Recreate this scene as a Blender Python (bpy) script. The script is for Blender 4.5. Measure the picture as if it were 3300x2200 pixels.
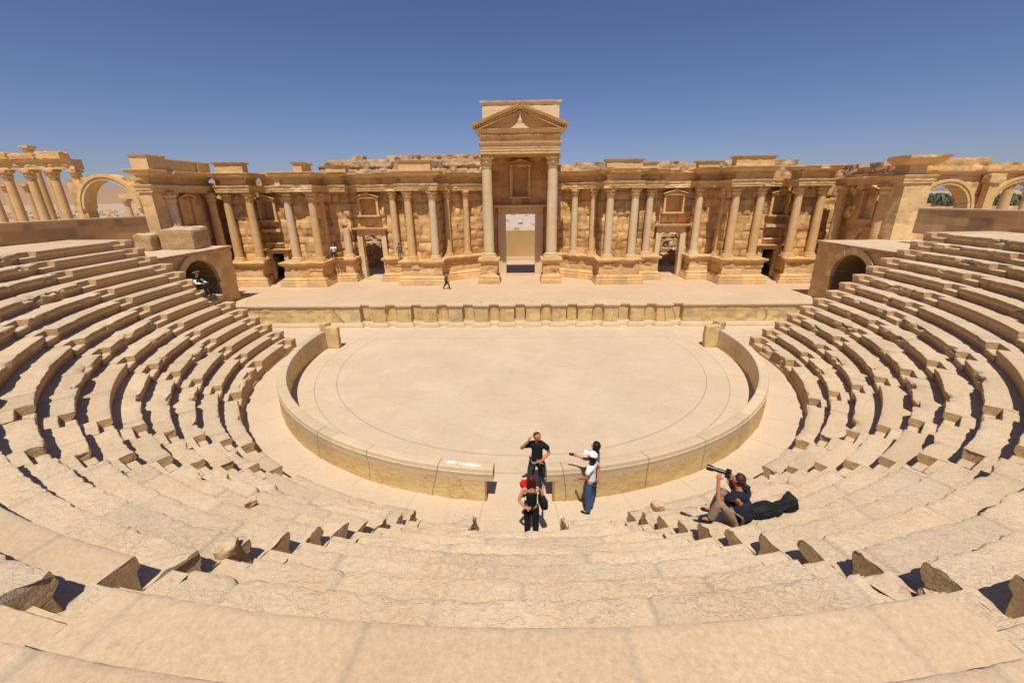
import bpy, bmesh, math, random
from mathutils import Vector, Matrix, noise
random.seed(7)
R = math.radians
PI = math.pi
scene = bpy.context.scene
for o in list(bpy.data.objects): bpy.data.objects.remove(o, do_unlink=True)

# ---------------------------------------------------------------- camera, sky, sun, exposure
cam_d = bpy.data.cameras.new("camera")
cam = bpy.data.objects.new("camera", cam_d)
scene.collection.objects.link(cam)
cam_d.sensor_width = 36.0
cam_d.lens = 36.0 * 1351.57 / 3300.0
cam_d.clip_end = 20000
pitch, yaw, roll = 0.33420, -0.0240, 0.0118
fwd = Vector((math.sin(yaw), math.cos(yaw), 0)) * math.cos(pitch) + Vector((0, 0, -math.sin(pitch)))
right = Vector((math.cos(yaw), -math.sin(yaw), 0))
up = right.cross(fwd)
Mr = Matrix((right, up, -fwd)).transposed()
cam.matrix_world = Matrix.Translation((0.078, 0, 7.5)) @ (Mr @ Matrix.Rotation(-roll, 3, 'Z')).to_4x4()
scene.camera = cam

SUN_EL, SUN_AZ = R(64), R(183)       # azimuth of the sun measured from +Y, clockwise: behind the camera
w = bpy.data.worlds.new("World"); scene.world = w; w.use_nodes = True
nt = w.node_tree
sky = nt.nodes.new('ShaderNodeTexSky'); sky.sky_type = 'NISHITA'; sky.sun_disc = False
sky.sun_elevation = SUN_EL; sky.sun_rotation = SUN_AZ
sky.altitude = 400; sky.air_density = 1.0; sky.dust_density = 0.6; sky.ozone_density = 3.0
bg = nt.nodes['Background']; 
tint = nt.nodes.new('ShaderNodeMix'); tint.data_type = 'RGBA'; tint.blend_type = 'MULTIPLY'; tint.inputs[0].default_value = 1.0
tint.inputs[7].default_value = (1.03, 1.0, 1.31, 1); nt.links.new(sky.outputs[0], tint.inputs[6]); nt.links.new(tint.outputs[2], bg.inputs[0]); bg.inputs[1].default_value = 0.059
sd = bpy.data.lights.new("sun", 'SUN'); sd.energy = 4.6; sd.angle = R(0.5); sd.color = (1.0, 0.932, 0.825)
so = bpy.data.objects.new("sun", sd); scene.collection.objects.link(so)
sdir = Vector((math.sin(SUN_AZ) * math.cos(SUN_EL), math.cos(SUN_AZ) * math.cos(SUN_EL), math.sin(SUN_EL)))
so.rotation_euler = sdir.to_track_quat('Z', 'Y').to_euler()
scene.view_settings.view_transform = 'Standard'; scene.view_settings.look = 'None'
scene.view_settings.exposure = 0.0; scene.view_settings.gamma = 1.0
scene.view_settings.use_curve_mapping = False

# ---------------------------------------------------------------- object helpers
COL = scene.collection
ORG = {}
def tag(o, label=None, cat=None, group=None, kind=None):
    if label: o['label'] = label
    if cat: o['category'] = cat
    if group: o['group'] = group
    if kind: o['kind'] = kind
    return o
def thing(name, label, cat, loc=(0, 0, 0), group=None, rz=0):
    o = bpy.data.objects.new(name, None); COL.objects.link(o)
    o.empty_display_size = 0.3
    o.location = loc; o.rotation_euler = (0, 0, rz)
    ORG[o.name] = Vector(loc) if rz == 0 else Vector((0, 0, 0))
    return tag(o, label, cat, group)

class MB:
    def __init__(s): s.v = []; s.f = []; s.t = []
    def add(s, verts, faces, tone=0.0):
        b = len(s.v); s.v += [Vector(p) for p in verts]
        s.f += [tuple(i + b for i in f) for f in faces]
        s.t += (tone if isinstance(tone, list) else [tone] * len(verts))
        return b
    def box(s, x0, x1, y0, y1, z0, z1, tone=0.0):
        s.add([(x0, y0, z0), (x1, y0, z0), (x1, y1, z0), (x0, y1, z0), (x0, y0, z1), (x1, y0, z1), (x1, y1, z1), (x0, y1, z1)],
              [(0, 3, 2, 1), (4, 5, 6, 7), (0, 1, 5, 4), (1, 2, 6, 5), (2, 3, 7, 6), (3, 0, 4, 7)], tone)
    def prism(s, pts, d, axis='y', tone=0.0):
        """pts: 2D outline (x,z) extruded along y from d[0] to d[1]; axis 'x': outline is (y,z)"""
        n = len(pts)
        if axis == 'y': vs = [(p[0], d[0], p[1]) for p in pts] + [(p[0], d[1], p[1]) for p in pts]
        elif axis == 'x': vs = [(d[0], p[0], p[1]) for p in pts] + [(d[1], p[0], p[1]) for p in pts]
        else: vs = [(p[0], p[1], d[0]) for p in pts] + [(p[0], p[1], d[1]) for p in pts]
        fs = [tuple(range(n)), tuple(range(2 * n - 1, n - 1, -1))] + [(i, (i + 1) % n, (i + 1) % n + n, i + n) for i in range(n)]
        s.add(vs, fs, tone)
    def lathe(s, prof, seg=20, c=(0, 0, 0), mod=None, tone=0.0):
        vs = []; fs = []
        for j, (r, z) in enumerate(prof):
            for i in range(seg):
                a = 2 * PI * i / seg; rr = r * (mod(a, j, z) if mod else 1)
                vs.append((c[0] + rr * math.cos(a), c[1] + rr * math.sin(a), c[2] + z))
        for j in range(len(prof) - 1):
            for i in range(seg):
                k = (i + 1) % seg
                fs.append((j * seg + i, j * seg + k, (j + 1) * seg + k, (j + 1) * seg + i))
        fs.append(tuple(range(seg - 1, -1, -1))); fs.append(tuple((len(prof) - 1) * seg + i for i in range(seg)))
        s.add(vs, fs, tone)
    def tube(s, pts, rad, seg=8):
        pts = [Vector(p) for p in pts]; vs = []; fs = []
        for j, p in enumerate(pts):
            d = (pts[min(j + 1, len(pts) - 1)] - pts[max(j - 1, 0)]).normalized()
            u = d.orthogonal().normalized() if j == 0 else (u - d * u.dot(d)).normalized()
            v = d.cross(u); r = rad[j] if isinstance(rad, (list, tuple)) else rad
            for i in range(seg):
                a = 2 * PI * i / seg; vs.append(p + u * r * math.cos(a) + v * r * math.sin(a))
        for j in range(len(pts) - 1):
            for i in range(seg):
                k = (i + 1) % seg; fs.append((j * seg + i, j * seg + k, (j + 1) * seg + k, (j + 1) * seg + i))
        fs.append(tuple(range(seg - 1, -1, -1))); fs.append(tuple((len(pts) - 1) * seg + i for i in range(seg)))
        s.add(vs, fs)
    def ellipsoid(s, c, r, nu=12, nv=8, rot=None, fn=None):
        vs = []; fs = []
        for j in range(nv + 1):
            th = PI * j / nv
            for i in range(nu):
                a = 2 * PI * i / nu
                p = Vector((math.sin(th) * math.cos(a), math.sin(th) * math.sin(a), math.cos(th)))
                k = fn(p) if fn else 1
                p = Vector((p.x * r[0], p.y * r[1], p.z * r[2])) * k
                if rot: p = rot @ p
                vs.append(Vector(c) + p)
        for j in range(nv):
            for i in range(nu):
                k = (i + 1) % nu; fs.append((j * nu + i, j * nu + k, (j + 1) * nu + k, (j + 1) * nu + i))
        s.add(vs, fs)

def build(name, mb, mat, parent=None, smooth=40, local=False, label=None, root=None):
    me = bpy.data.meshes.new(name)
    org = Vector((0, 0, 0))
    if not local:
        p = parent
        while p is not None and p.parent is not None: p = p.parent
        if p is not None: org = ORG.get(p.name, Vector((0, 0, 0)))
        elif root is not None: org = Vector(root)
    me.from_pydata([v - org for v in mb.v], [], mb.f)
    bm = bmesh.new(); bm.from_mesh(me)
    bmesh.ops.remove_doubles(bm, verts=bm.verts, dist=1e-5) if False else None
    bmesh.ops.recalc_face_normals(bm, faces=bm.faces); bm.to_mesh(me); bm.free()
    if any(mb.t):
        at = me.attributes.new('tone', 'FLOAT', 'POINT'); at.data.foreach_set('value', mb.t)
    me.materials.append(mat)
    if smooth:
        me.shade_smooth(); me.set_sharp_from_angle(angle=R(smooth))
    o = bpy.data.objects.new(name, me); COL.objects.link(o)
    if parent is not None: o.parent = parent
    elif root is not None: o.location = root; ORG[o.name] = Vector(root)
    if label: o['label'] = label
    return o

def fb(p, f=1.0, oc=4, sx=0.0):
    return noise.fractal(Vector((p[0] * f + sx, p[1] * f - sx * .7, p[2] * f + sx * .3)), 0.9, 2.1, oc)
def h1(*a):
    x = 0.0
    for i, q in enumerate(a): x += q * (12.9898, 78.233, 37.719, 9.151)[i]
    x = math.sin(x) * 43758.5453
    return x - math.floor(x)

def resample(path, seg):
    out = []; s = 0.0
    for i in range(len(path) - 1):
        a = Vector(path[i]); b = Vector(path[i + 1]); L = (b - a).length
        n = max(1, int(round(L / seg)))
        for k in range(n): out.append((a.lerp(b, k / n), s + L * k / n))
        s += L
    out.append((Vector(path[-1]), s)); return out
def mitres(pts, closed=False):
    n = len(pts); res = []
    for i in range(n):
        if closed: a, b = pts[i - 1], pts[(i + 1) % n]
        else: a, b = pts[max(i - 1, 0)], pts[min(i + 1, n - 1)]
        d1 = (pts[i] - a); d2 = (b - pts[i])
        if d1.length < 1e-6: d1 = d2
        if d2.length < 1e-6: d2 = d1
        d1 = d1.normalized(); d2 = d2.normalized()
        n1 = Vector((d1.y, -d1.x)); n2 = Vector((d2.y, -d2.x)); m = n1 + n2
        if m.length < .2: m = n1
        m = m.normalized(); res.append(m / max(.5, m.dot(n1)))
    return res
def refine(prof, ps):
    out = [prof[0]]
    for a, b in zip(prof, prof[1:]):
        L = math.hypot(b[0] - a[0], b[1] - a[1]); n = max(1, int(math.ceil(L / ps - .01)))
        for k in range(1, n + 1): out.append((a[0] + (b[0] - a[0]) * k / n, a[1] + (b[1] - a[1]) * k / n))
    return out

def sweep(mb, path, prof, seg=.15, side=1, ps=.12, disp=None, closeprof=True, tonef=None):
    """profile (off,z) swept along plan path; off is to the right of travel when side=1"""
    rs = resample(path, seg); pts = [p for p, s in rs]; mi = mitres(pts)
    prof = refine(prof, ps); m = len(prof); vs = []; ts = []
    cor = []
    acc = 0.0; PV = [Vector(q) for q in path]
    for i in range(1, len(PV) - 1):
        acc += (PV[i] - PV[i - 1]).length
        d1 = (PV[i] - PV[i - 1]).normalized(); d2 = (PV[i + 1] - PV[i]).normalized()
        cr = d1.x * d2.y - d1.y * d2.x; dt = max(-1, min(1, d1.dot(d2)))
        if dt < .85:
            k = min(range(len(rs)), key=lambda q: abs(rs[q][1] - acc))
            cor.append((acc, k, -1 if cr > 0 else 1, math.tan(math.acos(dt) / 2)))
    for i, (p, s) in enumerate(rs):
        n = mi[i] * side
        for (o, z) in prof:
            pp, nn = p, n
            for (sc, k, sgn, tn) in cor:       # keep offset surfaces from crossing at inside corners
                if k != i and o * side * sgn > 0 and abs(s - sc) < abs(o) * tn: pp, nn = pts[k], mi[k] * side
            P = Vector((pp.x + nn.x * o, pp.y + nn.y * o, z))
            if disp:
                do, dz = disp(P, s, o, z); P.x += n.x * do; P.y += n.y * do; P.z += dz
            vs.append(P); ts.append(tonef(s, z) if tonef else 0.0)
    fs = []; N_ = len(rs); mm = m if closeprof else m - 1
    for i in range(N_ - 1):
        for j in range(mm):
            k = (j + 1) % m; fs.append((i * m + j, i * m + k, (i + 1) * m + k, (i + 1) * m + j))
    if closeprof: fs.append(tuple(range(m))); fs.append(tuple((N_ - 1) * m + j for j in range(m - 1, -1, -1)))
    mb.add(vs, fs, ts)

def rockdisp(amp=.03, f=2.2, seed=0.0, dz=.4, chip=0.0, cf=1.1):
    def d(P, s, o, z):
        n = fb(P, f, 4, seed)
        c = 0
        if chip:
            c = max(0.0, fb(P, cf, 3, seed + 9.3) - .18) * chip
        return (amp * n - c, amp * dz * fb(P, f * 1.3, 3, seed + 4.1) - c * .25)
    return d

def ashlar(hr=.55, L=1.25, seed=1.0, g=.03, var=.03):
    def blk(s, z):
        row = math.floor(z / hr + .13 * math.sin(z)); u = s / (L * (.8 + .4 * h1(row, seed))) + h1(row, seed + 3)
        b = math.floor(u); fx = u - b
        cut = .35 + .3 * h1(b, row, seed)
        if fx < cut: w_ = cut; e = min(fx, cut - fx)
        else: w_ = 1 - cut; e = min(fx - cut, 1 - fx)
        b2 = b * 2 + (fx >= cut)
        fz = z / hr + .13 * math.sin(z) - row
        e = min(e * L, min(fz, 1 - fz) * hr)
        return row, b2, e
    def f(s, z):
        row, b, e = blk(s, z)
        off = (h1(b, row, seed + 7) - .5) * 2 * var
        gr = -g * max(0, 1 - e / .07)
        return off + gr, (h1(b, row, seed + 11) - .5) * 2 - (.9 if (g > .06 and e < .05) else 0)
    return f

def wall(mb, path, z0, z1, th=.8, step=.13, openings=(), hole=None, ash=None, amp=.03, f=2.0, seed=0.0, top=None, side=1, zs=None, chip=0.0):
    """upright masonry wall with real thickness; openings (s0,s1,z0,z1) are cut through"""
    rs0 = resample(path, step); S = [s for p, s in rs0]
    extra = sorted({e for op in openings for e in op[:2]})
    segs = []
    acc = 0.0
    P = [Vector(q) for q in path]
    def at(s):
        a = 0.0
        for i in range(len(P) - 1):
            L = (P[i + 1] - P[i]).length
            if s <= a + L + 1e-6: return P[i].lerp(P[i + 1], (s - a) / L)
            a += L
        return P[-1]
    for e in extra:
        k = min(range(len(S)), key=lambda q: abs(S[q] - e))
        S[k] = e
    S = sorted(set(S)); pts = [at(s) for s in S]; mi = mitres(pts)
    nz = max(1, int(round((z1 - z0) / step))); Z = [z0 + (z1 - z0) * j / nz for j in range(nz + 1)]
    for e in {e for op in openings for e in op[2:4]}:
        k = min(range(len(Z)), key=lambda q: abs(Z[q] - e))
        if abs(Z[k] - e) < step * .6: Z[k] = e
    ns, nzz = len(S), len(Z)
    mask = {}
    for i in range(ns - 1):
        for j in range(nzz - 1):
            sm, zm = (S[i] + S[i + 1]) / 2, (Z[j] + Z[j + 1]) / 2
            ok = not any(a < sm < b and c < zm < d for a, b, c, d in openings)
            if ok and hole and hole(sm, zm): ok = False
            if ok and top and zm > top(sm): ok = False
            mask[i, j] = ok
    F = []; ton = []
    for i in range(ns):
        n = mi[i] * side
        for j in range(nzz):
            q = Vector((pts[i].x, pts[i].y, Z[j])); d = 0; t = 0
            if ash: d, t = ash(S[i], Z[j])
            d += amp * fb(q, f, 4, seed) + amp * .5 * fb(q, f * 4, 3, seed + 2)
            if chip: d -= max(0, fb(q, 1.0, 3, seed + 5) - .15) * chip
            F.append(Vector((q.x + n.x * d, q.y + n.y * d, q.z))); ton.append(t)
    B = [Vector((pts[i].x - mi[i].x * side * th, pts[i].y - mi[i].y * side * th, Z[j])) for i in range(ns) for j in range(nzz)]
    b = len(F); fs = []
    ix = lambda i, j: i * nzz + j
    for (i, j), ok in mask.items():
        if not ok: continue
        q = (ix(i, j), ix(i + 1, j), ix(i + 1, j + 1), ix(i, j + 1))
        fs.append(q); fs.append(tuple(b + k for k in reversed(q)))
        for (di, dj, e) in ((-1, 0, (q[0], q[3])), (1, 0, (q[1], q[2])), (0, -1, (q[0], q[1])), (0, 1, (q[3], q[2]))):
            if not mask.get((i + di, j + dj), False): fs.append((e[0], e[1], e[1] + b, e[0] + b))
    used = sorted({k for f_ in fs for k in f_}); mp = {k: n for n, k in enumerate(used)}
    allv = F + B; allt = ton + ton
    mb.add([allv[k] for k in used], [tuple(mp[k] for k in f_) for f_ in fs], [allt[k] for k in used])

def rockbox(mb, c, size, rz=0, amp=.05, n=8, seed=0.0, rnd=.12, tilt=(0, 0), tone=0.0, f=2.5):
    vs = []; fs = []; idx = {}
    M = Matrix.Rotation(rz, 3, 'Z') @ Matrix.Rotation(tilt[0], 3, 'X') @ Matrix.Rotation(tilt[1], 3, 'Y')
    def V(i, j, k):
        if (i, j, k) in idx: return idx[i, j, k]
        p = Vector((i / n * 2 - 1, j / n * 2 - 1, k / n * 2 - 1))
        q = p.copy()
        l4 = (abs(p.x) ** 8 + abs(p.y) ** 8 + abs(p.z) ** 8) ** (1 / 8)
        q = p.lerp(p / max(l4, 1e-6) * max(abs(p.x), abs(p.y), abs(p.z)), rnd * 4 if rnd < .25 else 1)
        q = Vector((q.x * size[0] / 2, q.y * size[1] / 2, q.z * size[2] / 2))
        q = M @ q + Vector(c)
        d = fb(q, f, 4, seed); q += (M @ p).normalized() * d * amp
        idx[i, j, k] = len(vs); vs.append(q); return idx[i, j, k]
    for a in range(n):
        for b_ in range(n):
            for fx in (0, n):
                fs.append((V(fx, a, b_), V(fx, a + 1, b_), V(fx, a + 1, b_ + 1), V(fx, a, b_ + 1)))
                fs.append((V(a, fx, b_), V(a + 1, fx, b_), V(a + 1, fx, b_ + 1), V(a, fx, b_ + 1)))
                fs.append((V(a, b_, fx), V(a + 1, b_, fx), V(a + 1, b_ + 1, fx), V(a, b_ + 1, fx)))
    mb.add(vs, fs, tone)

# ---------------------------------------------------------------- materials
def mat_new(name):
    m = bpy.data.materials.new(name); m.use_nodes = True; return m, m.node_tree, m.node_tree.nodes['Principled BSDF']
def N(nt, typ, **kw):
    n = nt.nodes.new(typ)
    for k, v in kw.items(): setattr(n, k, v)
    return n
def mixc(nt, fac, a, b, mode='MIX'):
    n = nt.nodes.new('ShaderNodeMix'); n.data_type = 'RGBA'; n.blend_type = mode
    for sock, val in ((n.inputs[0], fac), (n.inputs[6], a), (n.inputs[7], b)):
        if isinstance(val, (int, float)): sock.default_value = val
        elif isinstance(val, tuple): sock.default_value = (*val, 1) if len(val) == 3 else val
        else: nt.links.new(val, sock)
    return n.outputs[2]
def mth(nt, op, a, b=None, c=None):
    n = nt.nodes.new('ShaderNodeMath'); n.operation = op
    for i, v in enumerate((a, b, c)):
        if v is None: continue
        if isinstance(v, (int, float)): n.inputs[i].default_value = v
        else: nt.links.new(v, n.inputs[i])
    return n.outputs[0]
def ramp(nt, fac, lo, hi):
    n = nt.nodes.new('ShaderNodeMapRange'); n.inputs[1].default_value = lo; n.inputs[2].default_value = hi
    nt.links.new(fac, n.inputs[0]); return n.outputs[0]
def noise_n(nt, co, sc, det=5, rough=.6, off=None):
    n = nt.nodes.new('ShaderNodeTexNoise'); n.inputs['Scale'].default_value = sc; n.inputs['Detail'].default_value = det
    n.inputs['Roughness'].default_value = rough; nt.links.new(co, n.inputs['Vector']); return n.outputs[0]
def stone(name, c1, c2, stain=(.30, .17, .08), bump=.5, fine=.10, crack=.35, stainamt=.5, bscale=1.0, strata=0.0, extra=None, tone=.13, patina_shade=None, flakes=0.0, pits=0.0, grey=.15):
    m, nt, p = mat_new(name)
    tc = N(nt, 'ShaderNodeNewGeometry').outputs['Position']
    big = ramp(nt, noise_n(nt, tc, .45, 4), .36, .64)
    col = mixc(nt, big, c1, c2)
    mid = ramp(nt, noise_n(nt, tc, 2.3, 6, .65), .52, .74)
    col = mixc(nt, mth(nt, 'MULTIPLY', mid, stainamt), col, stain)
    pale = ramp(nt, noise_n(nt, tc, 1.1, 5, .7), .56, .75)
    col = mixc(nt, mth(nt, 'MULTIPLY', pale, .35), col, tuple(min(1, x * 1.25 + .03) for x in c1))
    if patina_shade:       # ochre crust on upright faces, darkened to put riser shade into the colour
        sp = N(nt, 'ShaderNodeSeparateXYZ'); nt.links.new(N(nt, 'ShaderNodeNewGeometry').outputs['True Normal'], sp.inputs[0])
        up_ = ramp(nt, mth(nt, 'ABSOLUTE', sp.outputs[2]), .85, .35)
        col = mixc(nt, mth(nt, 'MULTIPLY', up_, .68), col, patina_shade)
    fn = noise_n(nt, tc, 22, 6, .7)
    v = mth(nt, 'ADD', mth(nt, 'MULTIPLY', fn, fine * 4), 1 - fine * 2)
    v = mth(nt, 'MULTIPLY', v, mth(nt, 'ADD', mth(nt, 'MULTIPLY', noise_n(nt, tc, 75, 3, .7), .42), .79))
    v = mth(nt, 'MULTIPLY', v, mth(nt, 'ADD', mth(nt, 'MULTIPLY', noise_n(nt, tc, .18, 3, .6), .26), .87))
    att = N(nt, 'ShaderNodeAttribute', attribute_name='tone')
    gy = mth(nt, 'MULTIPLY', mth(nt, 'MAXIMUM', mth(nt, 'MULTIPLY', att.outputs['Fac'], -1.0), 0.0), grey)     # some blocks are greyer
    col = mixc(nt, gy, col, (.50, .42, .35))
    if pits:
        pt = ramp(nt, noise_n(nt, tc, 13, 5, .65), .58, .66); pt2 = ramp(nt, noise_n(nt, tc, 1.6, 3), .42, .62)
        v = mth(nt, 'MULTIPLY', v, mth(nt, 'SUBTRACT', 1.0, mth(nt, 'MULTIPLY', mth(nt, 'MULTIPLY', pt, pt2), pits)))
    v = mth(nt, 'MULTIPLY', v, mth(nt, 'ADD', mth(nt, 'MULTIPLY', att.outputs['Fac'], tone), 1.0))
    vor = N(nt, 'ShaderNodeTexVoronoi', feature='DISTANCE_TO_EDGE'); vor.inputs['Scale'].default_value = 1.7 * bscale
    wv = N(nt, 'ShaderNodeVectorMath', operation='ADD'); nc = N(nt, 'ShaderNodeTexNoise'); nc.inputs['Scale'].default_value = 3.0; nc.inputs['Detail'].default_value = 4
    nt.links.new(tc, nc.inputs['Vector']); sc = N(nt, 'ShaderNodeVectorMath', operation='SCALE'); sc.inputs['Scale'].default_value = .55
    nt.links.new(nc.outputs['Color'], sc.inputs[0]); nt.links.new(tc, wv.inputs[0]); nt.links.new(sc.outputs[0], wv.inputs[1])
    nt.links.new(wv.outputs[0], vor.inputs['Vector'])
    ck = ramp(nt, vor.outputs['Distance'], 0.0, .035)
    ckm = mth(nt, 'MAXIMUM', ck, mth(nt, 'SUBTRACT', 1.0, ramp(nt, noise_n(nt, tc, .9, 3), .5, .62)))
    v = mth(nt, 'MULTIPLY', v, mth(nt, 'ADD', mth(nt, 'MULTIPLY', ckm, crack * .5), 1 - crack * .5))
    if flakes:       # thin broken flake lines of the bedding
        fl = None
        for sc_, wd_ in ((2.9, .010), (7.5, .014)):
            q = ramp(nt, mth(nt, 'ABSOLUTE', mth(nt, 'SUBTRACT', noise_n(nt, tc, sc_, 4, .6), .5)), wd_ * .3, wd_ * 1.6)
            fl = q if fl is None else mth(nt, 'MULTIPLY', fl, mth(nt, 'MAXIMUM', q, ramp(nt, noise_n(nt, tc, .8, 3), .60, .45)))
        v = mth(nt, 'MULTIPLY', v, mth(nt, 'ADD', mth(nt, 'MULTIPLY', fl, .07 * flakes), 1 - .07 * flakes))
    if extra: v = mth(nt, 'MULTIPLY', v, extra(nt, tc))
    vm = N(nt, 'ShaderNodeVectorMath', operation='SCALE'); nt.links.new(col, vm.inputs[0]); nt.links.new(v, vm.inputs['Scale'])
    nt.links.new(vm.outputs[0], p.inputs['Base Color'])
    p.inputs['Roughness'].default_value = .92; p.inputs['Specular IOR Level'].default_value = .15
    b1 = noise_n(nt, tc, 5.5 * bscale, 9, .68); b2 = noise_n(nt, tc, 30, 5, .7)
    hgt = mth(nt, 'ADD', mth(nt, 'MULTIPLY', b1, .07 * bump), mth(nt, 'MULTIPLY', b2, .012 * bump))
    hgt = mth(nt, 'ADD', hgt, mth(nt, 'MULTIPLY', ckm, .03 * crack))
    if flakes: hgt = mth(nt, 'ADD', hgt, mth(nt, 'MULTIPLY', fl, .007 * flakes))
    if strata:
        mp = N(nt, 'ShaderNodeMapping'); mp.inputs['Scale'].default_value = (1.2, 1.2, 11); nt.links.new(tc, mp.inputs['Vector'])
        hgt = mth(nt, 'ADD', hgt, mth(nt, 'MULTIPLY', noise_n(nt, mp.outputs[0], 1.6, 5), .06 * strata))
    if patina_shade: hgt = mth(nt, 'MULTIPLY', hgt, mth(nt, 'ADD', mth(nt, 'MULTIPLY', up_, 1.3), 1.0))
    bp = N(nt, 'ShaderNodeBump'); bp.inputs['Distance'].default_value = 1.0; bp.inputs['Strength'].default_value = 1.0
    nt.links.new(hgt, bp.inputs['Height']); nt.links.new(bp.outputs[0], p.inputs['Normal'])
    return m
def plain(name, c, rough=.8, var=.15, sc=30, spec=.2, bump=.0):
    m, nt, p = mat_new(name)
    tc = N(nt, 'ShaderNodeTexCoord').outputs['Object']
    n = noise_n(nt, tc, sc, 4)
    v = mth(nt, 'ADD', mth(nt, 'MULTIPLY', n, var * 2), 1 - var)
    vm = N(nt, 'ShaderNodeVectorMath', operation='SCALE'); vm.inputs[0].default_value = c; nt.links.new(v, vm.inputs['Scale'])
    nt.links.new(vm.outputs[0], p.inputs['Base Color'])
    p.inputs['Roughness'].default_value = rough; p.inputs['Specular IOR Level'].default_value = spec
    if bump:
        bp = N(nt, 'ShaderNodeBump'); bp.inputs['Distance'].default_value = bump; nt.links.new(n, bp.inputs['Height']); nt.links.new(bp.outputs[0], p.inputs['Normal'])
    return m

CY = 19.452
def polar(nt, tc):
    s = N(nt, 'ShaderNodeSeparateXYZ'); nt.links.new(tc, s.inputs[0])
    x = s.outputs[0]; y = mth(nt, 'SUBTRACT', s.outputs[1], CY)
    r = mth(nt, 'SQRT', mth(nt, 'ADD', mth(nt, 'MULTIPLY', x, x), mth(nt, 'MULTIPLY', y, y)))
    return x, s.outputs[1], s.outputs[2], r, mth(nt, 'ARCTAN2', x, y)
def linemask(nt, d, wd):       # 0 on the line, 1 away from it
    return ramp(nt, mth(nt, 'ABSOLUTE', d), wd * .5, wd * 1.5)
def paving(nt, tc):
    x, y, z, r, a = polar(nt, tc)
    m = mth(nt, 'ADD', mth(nt, 'MULTIPLY', linemask(nt, mth(nt, 'SUBTRACT', r, 8.48), .02), .33), .67)
    l2 = mth(nt, 'ADD', mth(nt, 'MULTIPLY', linemask(nt, mth(nt, 'SUBTRACT', r, 9.35), .018), .3), .7)
    # the circles stop at the straight kerb line near the stage
    near = mth(nt, 'LESS_THAN', y, 22.2)
    circ = mth(nt, 'MULTIPLY', m, l2)
    circ = mth(nt, 'ADD', mth(nt, 'MULTIPLY', circ, near), mth(nt, 'SUBTRACT', 1.0, near))
    st = mth(nt, 'ADD', mth(nt, 'MULTIPLY', linemask(nt, mth(nt, 'SUBTRACT', y, 22.2), .02), .35), .65)
    # diagonal slabs inside, radial slabs outside
    mp = N(nt, 'ShaderNodeMapping'); mp.inputs['Rotation'].default_value = (0, 0, R(33)); nt.links.new(tc, mp.inputs['Vector'])
    br = N(nt, 'ShaderNodeTexBrick'); br.inputs['Scale'].default_value = 1.0; br.inputs['Brick Width'].default_value = 2.3
    br.inputs['Row Height'].default_value = 1.35; br.inputs['Mortar Size'].default_value = .010; br.inputs['Mortar Smooth'].default_value = .5
    nt.links.new(mp.outputs[0], br.inputs['Vector'])
    br.inputs['Color1'].default_value = (.955, .955, .955, 1); br.inputs['Color2'].default_value = (1, 1, 1, 1); br.inputs['Mortar'].default_value = (.84, .84, .84, 1); br.inputs['Bias'].default_value = 0
    inn = N(nt, 'ShaderNodeRGBToBW'); nt.links.new(br.outputs['Color'], inn.inputs[0]); inn = inn.outputs[0]
    ar = mth(nt, 'FRACT', mth(nt, 'MULTIPLY', a, 36 / (2 * PI)))
    rad = mth(nt, 'ADD', mth(nt, 'MULTIPLY', linemask(nt, mth(nt, 'SUBTRACT', ar, .5), .006), .25), .75)
    out = mth(nt, 'GREATER_THAN', r, 9.35)
    body = mth(nt, 'ADD', mth(nt, 'MULTIPLY', inn, mth(nt, 'SUBTRACT', 1.0, out)), mth(nt, 'MULTIPLY', rad, out))
    return mth(nt, 'MULTIPLY', mth(nt, 'MULTIPLY', circ, st), body)

def pjoint(nt, tc):          # dark upright joints between the curved blocks of the orchestra wall
    x, y, z, r, a = polar(nt, tc)
    fr = mth(nt, 'FRACT', mth(nt, 'ADD', mth(nt, 'MULTIPLY', a, 10.33 / 2.05), mth(nt, 'MULTIPLY', noise_n(nt, tc, .35, 1), .5)))
    return mth(nt, 'ADD', mth(nt, 'MULTIPLY', linemask(nt, mth(nt, 'SUBTRACT', fr, .5), .007), .5), .5)
M = {}
M['row'] = stone('weathered_limestone', (.655, .505, .345), (.62, .465, .295), stain=(.59, .39, .22), bump=.5, crack=.14, stainamt=.42, bscale=1.3, patina_shade=(.50, .29, .115), flakes=.55, fine=.15, pits=.25, tone=.055, grey=.08)
M['rowsmooth'] = stone('restored_limestone', (.595, .44, .285), (.565, .405, .25), stain=(.56, .36, .2), bump=.16, crack=.03, stainamt=.3, fine=.18, tone=.05, patina_shade=(.50, .31, .135), pits=.12, grey=.1)
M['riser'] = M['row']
M['floor'] = stone('paving_stone', (.62, .49, .34), (.59, .455, .305), stain=(.585, .42, .265), bump=.3, crack=.12, stainamt=.5, extra=paving, bscale=.8, fine=.16, pits=.15)
M['parapet'] = stone('yellow_limestone', (.64, .48, .25), (.62, .42, .18), stain=(.50, .27, .08), bump=.5, crack=.5, stainamt=.6, bscale=1.5, pits=.3, extra=pjoint)
M['coping'] = stone('coping_limestone', (.60, .47, .31), (.59, .45, .28), stain=(.55, .39, .22), bump=.22, crack=.15, stainamt=.4, pits=.15)
M['copingring'] = stone('ring_coping_limestone', (.60, .47, .31), (.59, .45, .28), stain=(.55, .39, .22), bump=.22, crack=.15, stainamt=.4, pits=.15, extra=pjoint)
M['facade'] = stone('orange_masonry', (0.703, 0.460, 0.211), (0.665, 0.386, 0.149), stain=(0.494, 0.230, 0.063), bump=1.0, crack=.4, stainamt=.6, strata=.22, tone=.24, pits=.2, grey=.04)
M['podium'] = stone('podium_masonry', (0.703, 0.469, 0.230), (0.665, 0.405, 0.167), stain=(0.522, 0.258, 0.081), bump=.9, crack=.35, stainamt=.5, strata=.6)
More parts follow.
